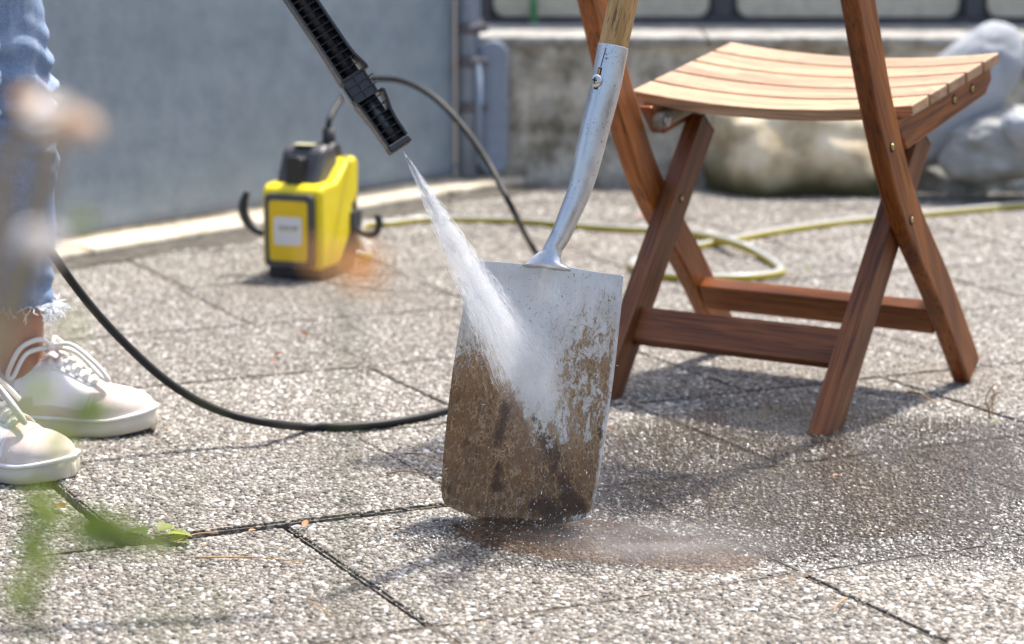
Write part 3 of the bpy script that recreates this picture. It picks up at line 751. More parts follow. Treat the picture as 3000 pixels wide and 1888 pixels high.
# keep the depth of the socket close to the blade's
def flatten(p, dy): return p
rad = [(c[4], c[3]) for c in cen]
def dense(pts, rad, per=6):
    P = catmull(pts, per); n = len(pts); Rr = []
    for i in range(len(P)):
        f = i/per; k = min(int(f), n-2); w_ = f-k
        Rr.append(tuple(rad[k][q]*(1-w_)+rad[k+1][q]*w_ for q in (0, 1)))
    return P, Rr
P_, R_ = dense(sp_pts, rad)
put('socket', tube_me(P_, R_, 28, True, tuple(bz)), GALV, spade)
ax = (sp_pts[-1]-sp_pts[-4]).normalized(); e0 = sp_pts[-1]
hm = frame(e0-ax*.03, ax, bz)
put('handle', tube_me([(0, 0, 0), (.03, 0, 0), (.2, 0, 0), (.36, 0, 0), (.46, 0, 0)], [.0168, .0172, .0176, .0170, .0165], 28), ASH, spade, hm)
put('grip', tube_me([(.46, 0, -.05), (.46, 0, .05)], .016, 18), ASH, spade, hm)
# slot and screw in the socket
sx = bz
def on_socket(px, py, extra=.0):
    q = along(px, py, .02); 
    f = min(range(len(P_)), key=lambda i: abs((P_[i]-q).dot(ax))); c = P_[f]; v = Vector((0, 0, HC))-SB-c; v -= ax*v.dot(ax); v.normalize()
    return c, v, R_[f][0]
def surf(px, py, lift):
    c, v, r = on_socket(px, py); lat = ax.cross(v).normalized()
    q = along(px, py, .02); off_ = (q-c).dot(lat); off_ = max(-r*.95, min(r*.95, off_))
    n = (v*math.sqrt(max(r*r-off_*off_, 0))+lat*off_).normalized()
    return c+ax*((q-c).dot(ax))+n*(r+lift), n
pa, na_ = surf(1751, 198, .0003); pb, nb_ = surf(1737, 262, .0003)
bar('slot', pa, pb, .0045, .0012, na_, DARK, spade, .0)
bar('slot_wood', pa+(pb-pa)*.06+na_*.0004, pb-(pb-pa)*.06+na_*.0004, .003, .0012, na_, ASH, spade, .0)
ps, ns_ = surf(1741, 237, .0006)
scm = frame(ps, ns_, ax)
sc_me = ico(3)
for v in sc_me.vertices: v.co = Vector((max(v.co.x, -.1)*.0040, v.co.y*.0078/1.0, v.co.z*.0078))
scw = put('screw', sc_me, plain('screw_steel', (.62, .60, .58), .3, 1), spade, scm)
put('screw_slot', box_me(.0034, .0043, -.0032, .0032, -.0008, .0008), DARK, scw); put('screw_slot', box_me(.0034, .00435, -.0008, .0008, -.0032, .0032), DARK, scw)
c_, v_, r_ = on_socket(1765, 190)
p1, q1 = surf(1768, 140, .0002); p2, q2 = surf(1752, 196, .0002)
bar('seam', p1, p2, .0007, .0006, q1, DARK, spade, 0)

# ================================================================ SPRAY LANCE
LD = 2.46
tipc = atd(1167, 426, LD); upc = atd(868, -16, LD)
lx = (tipc-upc).normalized()                           # down the lance
toc = (Vector((0, 0, HC))-tipc); lz = (toc-lx*toc.dot(lx)).normalized()   # towards the viewer
lz = (Matrix.Rotation(R(-14), 3, lx)@lz); ly = lz.cross(lx)
LM = Matrix((-lx, ly, lz)).transposed().to_4x4(); LM.translation = tipc          # local x runs back up the lance from the tip
if (Vector((1, 0, 0))).dot(ly) < 0:
    ly = -ly; LM = Matrix((-lx, ly, lz)).transposed().to_4x4(); LM.translation = tipc
lance = bpy.data.objects.new('spray_lance', None); C.objects.link(lance); lance.matrix_world = LM
tag(lance, 'black ribbed plastic spray lance pointing down at the spade', 'spray lance')
W_ = .0125; DP = .0085
def lpart(name, me, mat=BLACKP, bev=.0006): return put(name, me, mat, lance, None, bev)
def flange(pts, y0, y1): # pts: (x, halfwidth offset) polyline at side, thickness in y, depth z
    vs = []; fs = []
    for x, y, zd in pts:
        for (yy, z) in ((y+y0, -zd), (y+y1, -zd), (y+y1, zd), (y+y0, zd)): vs.append((x, yy, z))
    n = len(pts)
    for i in range(n-1):
        for k in range(4): fs.append((i*4+k, i*4+(k+1) % 4, i*4+4+(k+1) % 4, i*4+4+k))
    fs += [(3, 2, 1, 0), tuple((n-1)*4+k for k in range(4))]
    return mesh(vs, fs)
XT = .56
# nozzle
lpart('nozzle_flange', flange([(.0, -.0115, .0085), (.03, -.0118, .009), (.054, -.0135, .011), (.058, -.0148, .012)], -.0014, .0010))
lpart('nozzle_flange', flange([(.0, .0118, .0085), (.025, .0116, .0090), (.036, .0128, .0098), (.048, .0160, .011), (.058, .0178, .012)], -.0010, .0022))
lpart('nozzle_cap', prism([(-.0035, -.0125), (.0035, -.0135), (.0045, -.0135), (.0045, .0135), (-.0035, .0135)], -.0092, .0092) if False else box_me(-.004, .0045, -.0132, .0142, -.0092, .0092), BLACKM, .002)
lpart('nozzle_core', tube_me([(.002, 0, 0), (.06, 0, 0)], .0058, 16), BLACKM, 0)
for k in range(6): lpart('rib', box_me(.011+k*.0088-.0005, .011+k*.0088+.0005, -.0118-k*.0003, .0118+k*.0005, -.0078, .0080))
# joint block
lpart('joint_block', box_me(.0588, .0862, -.0142, .0122, -.0115, .0095), BLACKM, .001)
for xx in (.0592, .0682, .0772, .0862): lpart('rib', box_me(xx-.0007, xx+.0007, -.0150, .0190, -.0118, .0112))
lpart('joint_web', box_me(.0589, .0861, -.0018, -.0006, .0094, .0110)); lpart('joint_web', box_me(.0589, .0861, .0112, .0126, .0094, .0112))
lpart('joint_side', box_me(.0589, .0861, .0122, .0134, -.0115, .0094))
lpart('joint_web', box_me(.0589, .0861, .0134, .0185, -.0122, -.0112))
lpart('clip', tube_me([(.0640, -.0158, 0), (.0665, -.0172, 0), (.080, -.0172, 0), (.0825, -.0155, 0)], .0032, 10), plain('clear_clip', (.42, .42, .38), .35), 0)
# long tube
lpart('tube_flange', flange([(.0872, -.0140, .0115), (.10, -.0132, .0105), (.13, -.0125, .0095), (XT, -.0125, .0095)], -.0012, .0008))
lpart('tube_flange', flange([(.0872, .0165, .0118), (.094, .0158, .0115), (.106, .0132, .0105), (.118, .0124, .0098), (XT, .0124, .0095)], -.0008, .0026))
lpart('tube_core', tube_me([(.086, 0, 0), (XT, 0, 0)], .0060, 16), BLACKM, 0)
lpart('joint_plate', box_me(.0869, .0882, -.0148, .0172, -.0115, .0110))
lpart('tube_back', box_me(.0885, XT, -.0122, .0122, -.0092, -.0068), BLACKM, 0)
lpart('nozzle_back', box_me(.0046, .0585, -.0116, .0118, -.0082, -.0060), BLACKM, 0)
k = 0
while .0965+k*.0087 < XT:
    xx = .0965+k*.0087; lpart('rib', box_me(xx-.0005, xx+.0005, -.0126, .0120, -.0085, .0086)); k += 1
lpart('gun_body', box_me(XT, XT+.16, -.02, .02, -.018, .018), BLACKM, .006); 
lpart('gun_handle', bpy.data.meshes.new_from_object(bpy.data.objects.new('x', box_me(0, 1, 0, 1, 0, 1))) if False else prism([(XT+.10, -.015), (XT+.14, -.015), (XT+.20, -.13), (XT+.16, -.14)], -.016, .016), BLACKM, .006)

# ================================================================ PRESSURE WASHER
PWO = at(902, 820, 0)+Vector((.0, .065, 0)); PWY = R(-21)
pw = thing('pressure_washer', 'small yellow and black pressure washer in front of the blue-grey wall', 'pressure washer', PWO, PWY); pw.scale = (1.09, 1.05, 1.04)
# local: -y is the battery side, x across
def pp_(name, me, mat, parent=pw, bev=.004, seg=3, mtx=None): return put(name, me, mat, parent, mtx, bev, seg)
def side_prism(poly, x0, x1):       # polygon in (y,z) extruded across x
    n = len(poly); v = [(x0, y, z) for y, z in poly]+[(x1, y, z) for y, z in poly]
    return mesh(v, [tuple(range(n)), tuple(range(2*n-1, n-1, -1))]+[(i, (i+1) % n, n+(i+1) % n, n+i) for i in range(n)])
hw = .058
pp_('body', side_prism([(-.075, .022), (.005, .022), (.060, .085), (.060, .125), (.075, .130), (.085, .150), (.088, .205), (.075, .217), (.045, .213), (-.010, .178), (-.062, .176), (-.075, .165)], -hw, hw), YELLOW, bev=.011, seg=4)
pp_('rear_housing', side_prism([(-.02, .012), (.085, .012), (.098, .03), (.098, .17), (.07, .19), (-.02, .165)], -hw+.006, hw-.007), BLACKM, bev=.006)
pp_('base', box_me(-hw+.006, hw-.006, -.068, .085, 0, .0225), BLACKM, bev=.005)
pp_('side_vent', box_me(hw-.003, hw+.004, .045, .09, .07, .115), BLACKM, bev=.003)
bt = pp_('battery', prism(rrect(-.048, .046, .024, .160, .010), -.086, -.070), GREYP, bev=.002)
pp_('battery_cover', prism(rrect(-.038, .036, .037, .148, .007), -.0885, -.0858), YELLOWD, bev=.001)
st = pp_('sticker', prism(rrect(-.028, .026, .067, .119, .005), -.0893, -.0884), STICK, bev=0)
fc = bpy.data.curves.new('lettering', 'FONT'); fc.body = 'KÄRCHER'; fc.size = .0085; fc.align_x = 'CENTER'; fc.extrude = .0001
fo = bpy.data.objects.new('lettering', fc); C.objects.link(fo); fo.data.materials.append(INK); fo.parent = st
bpy.context.view_layer.update(); lm = bpy.data.meshes.new_from_object(fo.evaluated_get(bpy.context.evaluated_depsgraph_get())); bpy.data.objects.remove(fo)
lm.materials.clear(); fo = put('lettering', lm, INK, st)
fo.matrix_local = Matrix.Translation((0, -.0896, .0965))@Matrix.Rotation(R(90), 4, 'X')
put('underline', box_me(-.018, .018, -.0896, -.0893, .0925, .0945), OLIVE, st)
# black carrying-handle dome
dome = [(-.045, .177), (-.020, .240), (.005, .256), (.035, .262), (.060, .245), (.082, .21), (.05, .19), (0, .176)]
pp_('handle_dome', side_prism([(-.052, .172), (-.020, .236), (.000, .243), (.018, .241), (.060, .200), (.06, .172)], -.043, .038), GREYP, bev=.010, seg=4)
pp_('handle_recess', prism(rrect(-.018, .012, .17, .226, .008), -.060, -.024), BLACKP, bev=.002)
pp_('top_badge', box_me(-.022, .014, -.020, .004, .2425, .2452), plain('pale_badge', (.55, .55, .34), .4), bev=.001)
pp_('rear_grip', side_prism([(.010, .20), (.020, .228), (.050, .243), (.072, .240), (.085, .205), (.06, .19)], -.028, .030), BLACKM, bev=.006)
pp_('hose_nipple', tube_me([(.012, .060, .232), (.012, .060, .268)], [.0125, .0115], 16), BLACKM, bev=0)
# accessory hooks either side
def hook(sgn, zc, y, rr_):
    pts = [Vector((sgn*(hw-.004), y, zc-.022))]+[Vector((sgn*(hw+.018+rr_*math.sin(a)), y, zc-rr_*math.cos(a))) for a in np.linspace(.0, 2.4, 9)]
    return tube_me(catmull(pts, 3), .0065, 10)
hk = [(-hw+.004, -.03, .085), (-hw-.022, -.03, .078), (-hw-.046, -.03, .092), (-hw-.058, -.03, .112), (-hw-.058, -.03, .134), (-hw-.050, -.03, .154)]
pp_('hook', tube_me(catmull(hk, 4), [.0055+.0035*math.sin(math.pi*min(1, i/20*1.0)) for i in range(21)], 12), BLACKM, bev=0)
hk2 = [(-hw+.004, .05, .105), (-hw-.010, .05, .11), (-hw-.016, .05, .13), (-hw-.014, .05, .150)]
pp_('hook', tube_me(catmull(hk2, 4), .006, 10), BLACKM, bev=0)
hk3 = [(hw-.004, .075, .085), (hw+.012, .075, .070), (hw+.034, .075, .070), (hw+.044, .075, .088), (hw+.040, .075, .108)]
pp_('hook', tube_me(catmull(hk3, 4), .007, 10), BLACKM, bev=0)
pp_('inlet', tube_me([(.02, .085, .036), (.024, .118, .028)], .013, 16), BLACKM, bev=0)

# ================================================================ HOSES
MW = Matrix.Translation(PWO)@Matrix.Rotation(PWY, 4, 'Z')@Matrix.Diagonal((1.09, 1.05, 1.04, 1))
nip = MW@Vector((.012, .060, .264))
hz = .0065
hp_pts = [nip, nip+Vector((.002, 0, .022)), atd(1000, 290, 4.58), atd(1035, 247, 4.58), atd(1110, 232, 4.52), atd(1195, 243, 4.46), atd(1285, 297, 4.40), atd(1370, 390, 4.36), atd(1440, 495, 4.32), atd(1500, 610, 4.25), at(1560, 725, .045), at(1640, 820, hz), at(1690, 930, hz), at(1650, 1060, hz), at(1520, 1150, hz), at(1390, 1190, hz), at(1320, 1201, hz), at(1240, 1221, hz), at(1120, 1242, hz), at(1000, 1252, hz), at(900, 1252, hz+.001),
          atd(790, 1240, 3.10), atd(680, 1216, 3.09), atd(580, 1175, 3.07), atd(480, 1110, 3.05), atd(380, 1020, 3.03), atd(290, 925, 3.01), atd(210, 825, 2.99), atd(150, 738, 2.97), atd(112, 690, 3.09), atd(72, 610, 3.19), atd(52, 420, 3.21), atd(45, 120, 3.21), atd(45, -150, 3.18), Vector((-.60, 2.98, .84)), Vector((-.52, 2.73, .93))]
hp_s = catmull(hp_pts, 7)
for p in hp_s:
    if p.z < hz: p.z = hz
hh = put('pressure_hose', shift(tube_me(hp_s, .0057, 14), hp_s[-1]*0), RUBBER)
tag(hh, 'thin black pressure hose running from the washer across the paving to the person', 'hose')
gz = .0085
inl = MW@Vector((.024, .116, .028))
gh = [inl, MW@Vector((.040, .16, .012)), at(1060, 668, gz), at(1150, 655, gz), at(1250, 644, gz), at(1450, 645, gz), at(1580, 652, gz), at(1700, 663, gz), at(1830, 672, gz), at(1950, 676, gz), at(2060, 690, gz+.004), at(2150, 712, gz+.018), at(2225, 745, gz+.004), at(2278, 780, gz), at(2280, 800, gz), at(2200, 813, gz), at(2100, 815, gz), at(2000, 812, gz), at(1930, 806, gz), at(1870, 792, gz), at(1850, 775, gz), at(1880, 757, gz), at(1950, 738, gz), at(2030, 724, gz), at(2130, 706, gz), at(2250, 683, gz), at(2400, 660, gz), at(2550, 643, gz), at(2700, 629, gz), at(2850, 615, gz), at(3000, 602, gz), at(3250, 580, gz)]
gh_s = catmull(gh, 8)
ghm = tube_me(gh_s, .0088, 20, keep=True)
g_o = put('garden_hose', ghm, HOSE); tag(g_o, 'yellow garden hose with a grey stripe looping behind the chair', 'hose')

# ================================================================ PERSON
PER = Vector((-.66, 3.05, 0))
person = thing('person', 'person in ripped light blue jeans and pale sneakers holding the spray lance', 'person', PER)
def shoe(loc, head, side):
    m = Matrix.Translation(loc-PER)@Matrix.Rotation(head, 4, 'Z')
    sh_ = bpy.data.objects.new('shoe', None); C.objects.link(sh_); sh_.parent = person; sh_.matrix_local = m
    Lh = .268
    xs = np.linspace(0, 1, 30)
    def hwid(s):      # half width of sole, s 0 heel .. 1 toe
        b = np.interp(s, [0, .03, .1, .25, .45, .62, .76, .88, .95, .985, 1], [.004, .018, .030, .034, .035, .043, .048, .044, .033, .020, .004]); return float(b)
    def bend(s): return .010*side*math.sin(s*math.pi*.9)
    # sole
    vs = []; fs = []; n = 16; ring = []
    for i, s in enumerate(1-(1-xs)**1.0): ring.append((s*Lh, bend(s), hwid(s), max(0, (s-.80)*.045)+max(0, .05-s)*.1))
    def loft(secs):
        vs = []; fs = []; k = len(secs[0])
        for sec in secs: vs += sec
        for i in range(len(secs)-1):
            for j in range(k): fs.append((i*k+j, i*k+(j+1) % k, (i+1)*k+(j+1) % k, (i+1)*k+j))
        fs += [tuple(range(k-1, -1, -1)), tuple((len(secs)-1)*k+j for j in range(k))]
        return mesh(vs, fs, True)
    def solering(x, yc, hw_, lift, z0_, z1_, grow):
        h = hw_+grow; r = []
        for j in range(16):
            a = 2*math.pi*j/16; ca_, sa_ = math.cos(a), math.sin(a)
            yy = math.copysign(abs(ca_)**.35, ca_)*h; zz_ = (z0_+z1_)/2+math.copysign(abs(sa_)**.35, sa_)*(z1_-z0_)/2
            r.append((x, yc+yy, zz_+lift))
        return r
    put('sole', loft([solering(x*1.03-.004, y, h, l, .0, .026, .003) for x, y, h, l in ring]), SOLE, sh_)
    put('foxing', loft([solering(x*1.036-.005, y, h, l, .0225, .0285, .0045) for x, y, h, l in ring]), WHITEL, sh_)
    def top(s): return float(np.interp(s, [0, .04, .12, .3, .42, .5, .58, .68, .78, .88, .95, 1], [.055, .085, .098, .088, .098, .108, .098, .080, .066, .055, .045, .034]))
    def upper(s, x, y, h, l):
        r = []; zt = top(s)
        for j in range(21):
            a = math.pi*j/20; ca_, sa_ = math.cos(a), math.sin(a)
            e = .75 if s > .7 else .95
            wq = h*(1-.05*sa_)
            r.append((x, y+math.copysign(abs(ca_)**e, ca_)*wq*(1-.35*sa_**3*(s < .8)), .022+l+(zt-.022)*sa_**(.72)))
        return r
    up = loft([upper(s, x, y, h, l) for s, (x, y, h, l) in zip(xs, ring)])
    up.materials.append(SUEDE); up.materials.append(WHITEL); up.materials.append(PINK)
    for p in up.polygons:
        cx = p.center.x/Lh; cz = p.center.z
        p.material_index = 1 if (.30 < cx < .74 and cz > .040+max(0, .5-cx)*.10) else (2 if .60 < cx < .86 and cz > .048 else 0)
    put('upper', up, None, sh_)
    def sp(s, f, lift=.003):   # point on the upper
        i = s*(len(xs)-1); x, y, h, l = (np.array(ring[int(i)])*(1-(i % 1))+np.array(ring[min(int(i)+1, len(xs)-1)])*(i % 1))
        a = math.pi/2-f*math.pi/2; sa_, ca_ = math.sin(a), math.cos(a); zt = top(s)
        return Vector((x, y+ca_*h*(1-.05*sa_)*(1-.35*sa_**3), .022+l+(zt-.022)*sa_**.72+lift))
    for q in range(6):
        s = .50+q*.044
        put('lace', tube_me(catmull([sp(s-.006, -.42, .001), sp(s, -.2, .004), sp(s+.006, .1, .0055), sp(s+.012, .42, .001)], 4), [(.0022, .0046)]*13, 10), LACE, sh_)
    k0 = sp(.49, 0, .010)
    put('knot', shift(ico(2, .0085), (0, 0, 0)), LACE, sh_, Matrix.Translation(k0))
    lp = [k0, k0+Vector((.03, -.012, .006)), k0+Vector((.065, -.022, -.018)), k0+Vector((.082, -.022, -.040)), k0+Vector((.070, -.016, -.036)), k0+Vector((.035, -.006, -.006)), k0]
    put('lace_loop', tube_me(catmull(lp, 6), .0034, 8), LACE, sh_)
    lp = [k0, k0+Vector((-.010, -.018, .014)), k0+Vector((-.035, -.032, .004)), k0+Vector((-.052, -.038, -.030)), k0+Vector((-.046, -.036, -.036)), k0+Vector((-.028, -.026, -.004)), k0]
    put('lace_loop', tube_me(catmull(lp, 6), .0034, 8), LACE, sh_)
    lp = [k0, k0+Vector((.0, .018, .010)), k0+Vector((.015, .040, -.012)), k0+Vector((.03, .047, -.03))]
    put('lace_end', tube_me(catmull(lp, 5), .003, 8), LACE, sh_)
    for s_ in (.795, .735):
        put('seam', tube_me([sp(s_-.05*abs(f)**2, f, .0006) for f in np.linspace(-.95, .95, 21)], .0011, 6), SUEDE, sh_)
    for f_ in (-.44, .44):
        put('eyestay_edge', tube_me(catmull([sp(q, f_*(1+.5*max(0, .55-q)*4), .0008) for q in np.linspace(.46, .76, 9)], 3), .0014, 6), WHITEL, sh_)
    tg = [sp(.47+.008*i, 0, .002+.0015*(8-i)/8) for i in range(9)]
    put('tongue', tube_me(tg, [(.004, .026)]*9, 12), PINK, sh_)
    return m
T1 = at(462, 1262, .0); H1 = R(-4)
dirv = Vector((math.cos(H1), math.sin(H1), 0)); m1 = shoe(T1-dirv*.272, H1, -1)
T2 = at(212, 1418, .0); H2 = R(-22)
dir2 = Vector((math.cos(H2), math.sin(H2), 0)); m2 = shoe(T2-dir2*.272, H2, 1)
A1 = (m1@Vector((.085, 0, .10)))+PER; A2 = (m2@Vector((.085, 0, .10)))+PER
hipc = Vector((-.752, 3.0, .93))
def legpts(A, side):
    hip = hipc+Vector((0, side*.09, -.02)); knee = A.lerp(hip, .46)+Vector((.03, 0, 0)); return A, knee, hip
# body: bare ankles, torso, head, arms as one skin
def skinned(name, V_, E_, R__, mat, parent, root, sub=2):
    me = bpy.data.meshes.new(name); me.from_pydata([tuple(Vector(v)-PER) for v in V_], E_, [])
    o = put(name, me, mat, parent); md = o.modifiers.new('s', 'SKIN'); md.use_smooth_shade = True
    for i, r in enumerate(R__):
        sv = me.skin_vertices[0].data[i]; sv.radius = (r, r) if not isinstance(r, tuple) else r; sv.use_root = (i == root)
    o.modifiers.new('u', 'SUBSURF').levels = sub; o.modifiers['u'].render_levels = sub; return o
V_, E_, Q_ = [], [], []
def jv(p, r, to=None):
    V_.append(Vector(p)); Q_.append(r)
    if to is not None: E_.append((to, len(V_)-1))
    return len(V_)-1
r0 = jv(hipc, .12); ch = jv(hipc+Vector((.02, 0, .22)), .11, r0); c2 = jv(hipc+Vector((.04, 0, .42)), .12, ch); nk = jv(hipc+Vector((.06, 0, .56)), .05, c2)
hd = jv(hipc+Vector((.09, 0, .66)), .075, nk); h2 = jv(hipc+Vector((.09, 0, .75)), .088, hd); jv(hipc+Vector((.075, 0, .83)), .065, h2)
for A, sd in ((A1, 1), (A2, -1)):
    a, k_, h_ = legpts(A, sd); b = jv(h_, .08, r0); b = jv(k_, .05, b); b = jv(a.lerp(k_, .55), .05, b); b = jv(a.lerp(k_, .15), .036, b); b = jv(a, .034, b); jv(a+Vector((.0, 0, -.06)), .03, b)
gunp = (LM@Vector((XT+.09, 0, 0))); gunh = LM@Vector((XT+.16, 0, -.075))
hands = []
for tgt, sd in ((gunp, 1), (gunh, -1)):
    sh_ = hipc+Vector((.045, sd*.17, .47)); b = jv(sh_, .055, c2); el = sh_.lerp(tgt, .5)+Vector((-.05, sd*.06, -.12)); b = jv(el, .042, b); wr = el.lerp(tgt, .80); b = jv(wr, .026, b); b = jv(wr.lerp(tgt, .55), .034, b); hands.append((wr, tgt, b))
    dirh = (tgt-wr).normalized(); sidev = dirh.cross(Vector((0, 0, 1))).normalized()
    for f in range(4):
        b0 = jv(tgt-dirh*.025+sidev*(f-1.5)*.018, .010, b); b1 = jv(V_[b0]+dirh*(.035-.004*abs(f-1.3))+Vector((0, 0, .012)), .0088, b0); b2 = jv(V_[b1]+dirh*.012+Vector((0, 0, -.024)), .0085, b1); jv(V_[b2]-dirh*.012+Vector((0, 0, -.014)), .008, b2)
    b0 = jv(wr+dirh*.03+sidev*.032, .012, b); b1 = jv(V_[b0]+dirh*.03-Vector((0, 0, .02)), .0095, b0); jv(V_[b1]+dirh*.02-sidev*.015, .009, b1)
skinned('body', V_, E_, Q_, SKIN, person, 0)
# hair cap and shirt
hme = ico(3)
for v in hme.vertices:
    v.co = Vector((v.co.x*.105, v.co.y*.098, max(v.co.z, -.25 if v.co.x > .2 else -1.3)*.115))
put('hair', hme, plain('brown_hair', (.09, .05, .03), .6, 0, .6, 300), person, Matrix.Translation(hipc+Vector((.065, 0, .79))-PER))
Vs = [hipc+Vector((0, 0, .02)), hipc+Vector((.02, 0, .22)), hipc+Vector((.04, 0, .42)), hipc+Vector((.05, 0, .50))]; Es = [(0, 1), (1, 2), (2, 3)]; Rs = [.145, .13, .15, .085]
for sd in (1, -1):
    Vs.append(hipc+Vector((.045, sd*.18, .46))); Rs.append(.07); Es.append((2, len(Vs)-1)); Vs.append(hipc+Vector((.06, sd*.23, .34))); Rs.append(.062); Es.append((len(Vs)-2, len(Vs)-1))
skinned('shirt', Vs, Es, Rs, plain('white_shirt', (.6, .6, .58), .9, 0, .4, 300), person, 0)
# jeans: two lofted legs with folds, frayed hems, and a seat
bm = bmesh.new()
def jleg(A, sd, visible):
    a, k_, h_ = legpts(A, sd); axis = [(a.lerp(k_, .16), .0)] ; N = 150; n = 40; prev = None
    for i in range(N+1):
        f = i/N
        zb = a.lerp(k_, .20)
        c = zb.lerp(k_, f/.42) if f < .42 else k_.lerp(h_+Vector((0, 0, .05)), (f-.42)/.58)
        r = float(np.interp(f, [0, .15, .3, .42, .6, .85, 1], [.049, .058, .064, .066, .078, .092, .10]))
        ringv = []
        for j in range(n):
            th = 2*math.pi*j/n; d = Vector((math.cos(th), math.sin(th), 0))
            kn = math.exp(-((f-.40)/.10)**2); ft = math.exp(-(f/.10)**2)
            fold = .0065*kn*math.sin(f*150+3*math.sin(th*1.0+.8)+2*mnoise.noise(Vector((th, f*9, sd)))*2)+.003*ft*math.sin(f*140+th*2)
            fold += .006*mnoise.noise(Vector((math.cos(th)*1.5, math.sin(th)*1.5, f*14+sd*5)))
            p = c+d*(r+fold)
            if i == 0: p.z += .006*mnoise.noise(Vector((th*4, 0, sd)))
            ringv.append(bm.verts.new(p-PER))
        if prev:
            for j in range(n): bm.faces.new((prev[j], prev[(j+1) % n], ringv[(j+1) % n], ringv[j]))
        prev = ringv
    bm.faces.new(prev)
jleg(A1, 1, True); jleg(A2, -1, False)
bmesh.ops.recalc_face_normals(bm, faces=bm.faces); me = bpy.data.meshes.new('jeans'); bm.to_mesh(me); bm.free()
me.polygons.foreach_set('use_smooth', [True]*len(me.polygons))
jeans = put('jeans', me, DENIM, person)
skinned('jeans_seat', [hipc+Vector((0, 0, .05)), hipc+Vector((0, .07, -.06)), hipc+Vector((0, -.07, -.06))], [(0, 1), (0, 2)], [.135, .115, .115], DENIM, person, 0)
# frayed threads at the visible hem
a, k_, h_ = legpts(A1, 1); hb = a.lerp(k_, .20)
bm = bmesh.new(); 
for i in range(120):
    th = random.uniform(0, 2*math.pi); big = 1.0
    if random.random() < .6: th = random.gauss(-.15, .25); big = 1.25
    p = hb+Vector((math.cos(th), math.sin(th), 0))*.050+Vector((0, 0, .004)); pts_ = [p]; d = Vector((math.cos(th)*.6, math.sin(th)*.6, -.8))
    for q in range(4):
        d = (d+Vector((random.gauss(0, .55), random.gauss(0, .55), random.gauss(-.1, .5)))).normalized(); p = p+d*random.uniform(.003, .008)*big; pts_.append(p)
    tm = tube_me(catmull([x_-PER for x_ in pts_], 2), .0007*big**.6, 4, False); bm.from_mesh(tm); bpy.data.meshes.remove(tm)
me = bpy.data.meshes.new('fray'); bm.to_mesh(me); bm.free()
fr = put('frayed_hem', me, plain('white_cotton', (.78, .82, .86), .9), jeans); fr['kind'] = 'stuff'

# ================================================================ WATER
NZ = atd(1180, 440, LD+.004); HIT = on_blade(1612, 1215)+bn*.016
jd = (HIT-NZ); JL = jd.length; jm = frame(NZ, jd, (0, 0, 1)); jm = frame(NZ, jd, (Vector((0, 0, HC))-NZ).cross(jd).normalized())
# jm: x along jet, z across in view, y in depth
jet = bpy.data.objects.new('water_jet', None); C.objects.link(jet); jet.matrix_world = jm
tag(jet, 'white fan of pressurised water spraying from the lance onto the spade', 'water jet')
TA = math.tan(R(7.2))
mvol = NT('water_mist'); mvol.t.nodes.remove(mvol.b)
o = mvol.co(); sx_ = mvol.n('ShaderNodeSeparateXYZ', {0: o})
xx_ = mvol.math('MAXIMUM', sx_.outputs[0], .004)
ry = mvol.math('DIVIDE', sx_.outputs[1], mvol.math('MULTIPLY', xx_, TA*.42)); rz = mvol.math('DIVIDE', sx_.outputs[2], mvol.math('MULTIPLY', xx_, TA))
rr_ = mvol.math('SQRT', mvol.math('ADD', mvol.math('MULTIPLY', ry, ry), mvol.math('MULTIPLY', rz, rz)))
fall = mvol.mapr(rr_, .05, 1.0, 1, 0)
st_ = mvol.noise(mvol.n('ShaderNodeCombineXYZ', {0: mvol.math('MULTIPLY', xx_, 3.0), 1: mvol.math('MULTIPLY', ry, 1.5), 2: mvol.math('MULTIPLY', rz, 7.0)}).outputs[0], 1.0, 4, .7)
dens = mvol.math('MULTIPLY', mvol.math('MULTIPLY', fall, mvol.mapr(st_, .28, .72, .35, 1.4)), mvol.math('DIVIDE', 26.0, xx_))
fin = mvol.mapr(xx_, JL*.56, JL*1.04, 1, .0)
vs_ = mvol.n('ShaderNodeVolumeScatter', {'Color': (.99, .99, 1.0), 'Density': mvol.math('MULTIPLY', dens, fin), 'Anisotropy': .35})
mvol.t.links.new(vs_.outputs[0], mvol.out.inputs['Volume'])
ring = [(.002, .002)]+[(x_, 1) for x_ in np.linspace(.05, JL*1.02, 6)]
vs = []; n = 20
for x_ in [.002]+list(np.linspace(.05, JL*1.02, 6)):
    for k in range(n):
        a_ = 2*math.pi*k/n; vs.append((x_, math.cos(a_)*x_*TA*.42, math.sin(a_)*x_*TA))
fs = [tuple(range(n)), tuple(6*n+k for k in range(n-1, -1, -1))]+[(i*n+k, i*n+(k+1) % n, i*n+n+(k+1) % n, i*n+n+k) for i in range(6) for k in range(n)]
mist = put('spray_mist', mesh(vs, fs), mvol.m, jet); mist['kind'] = 'stuff'
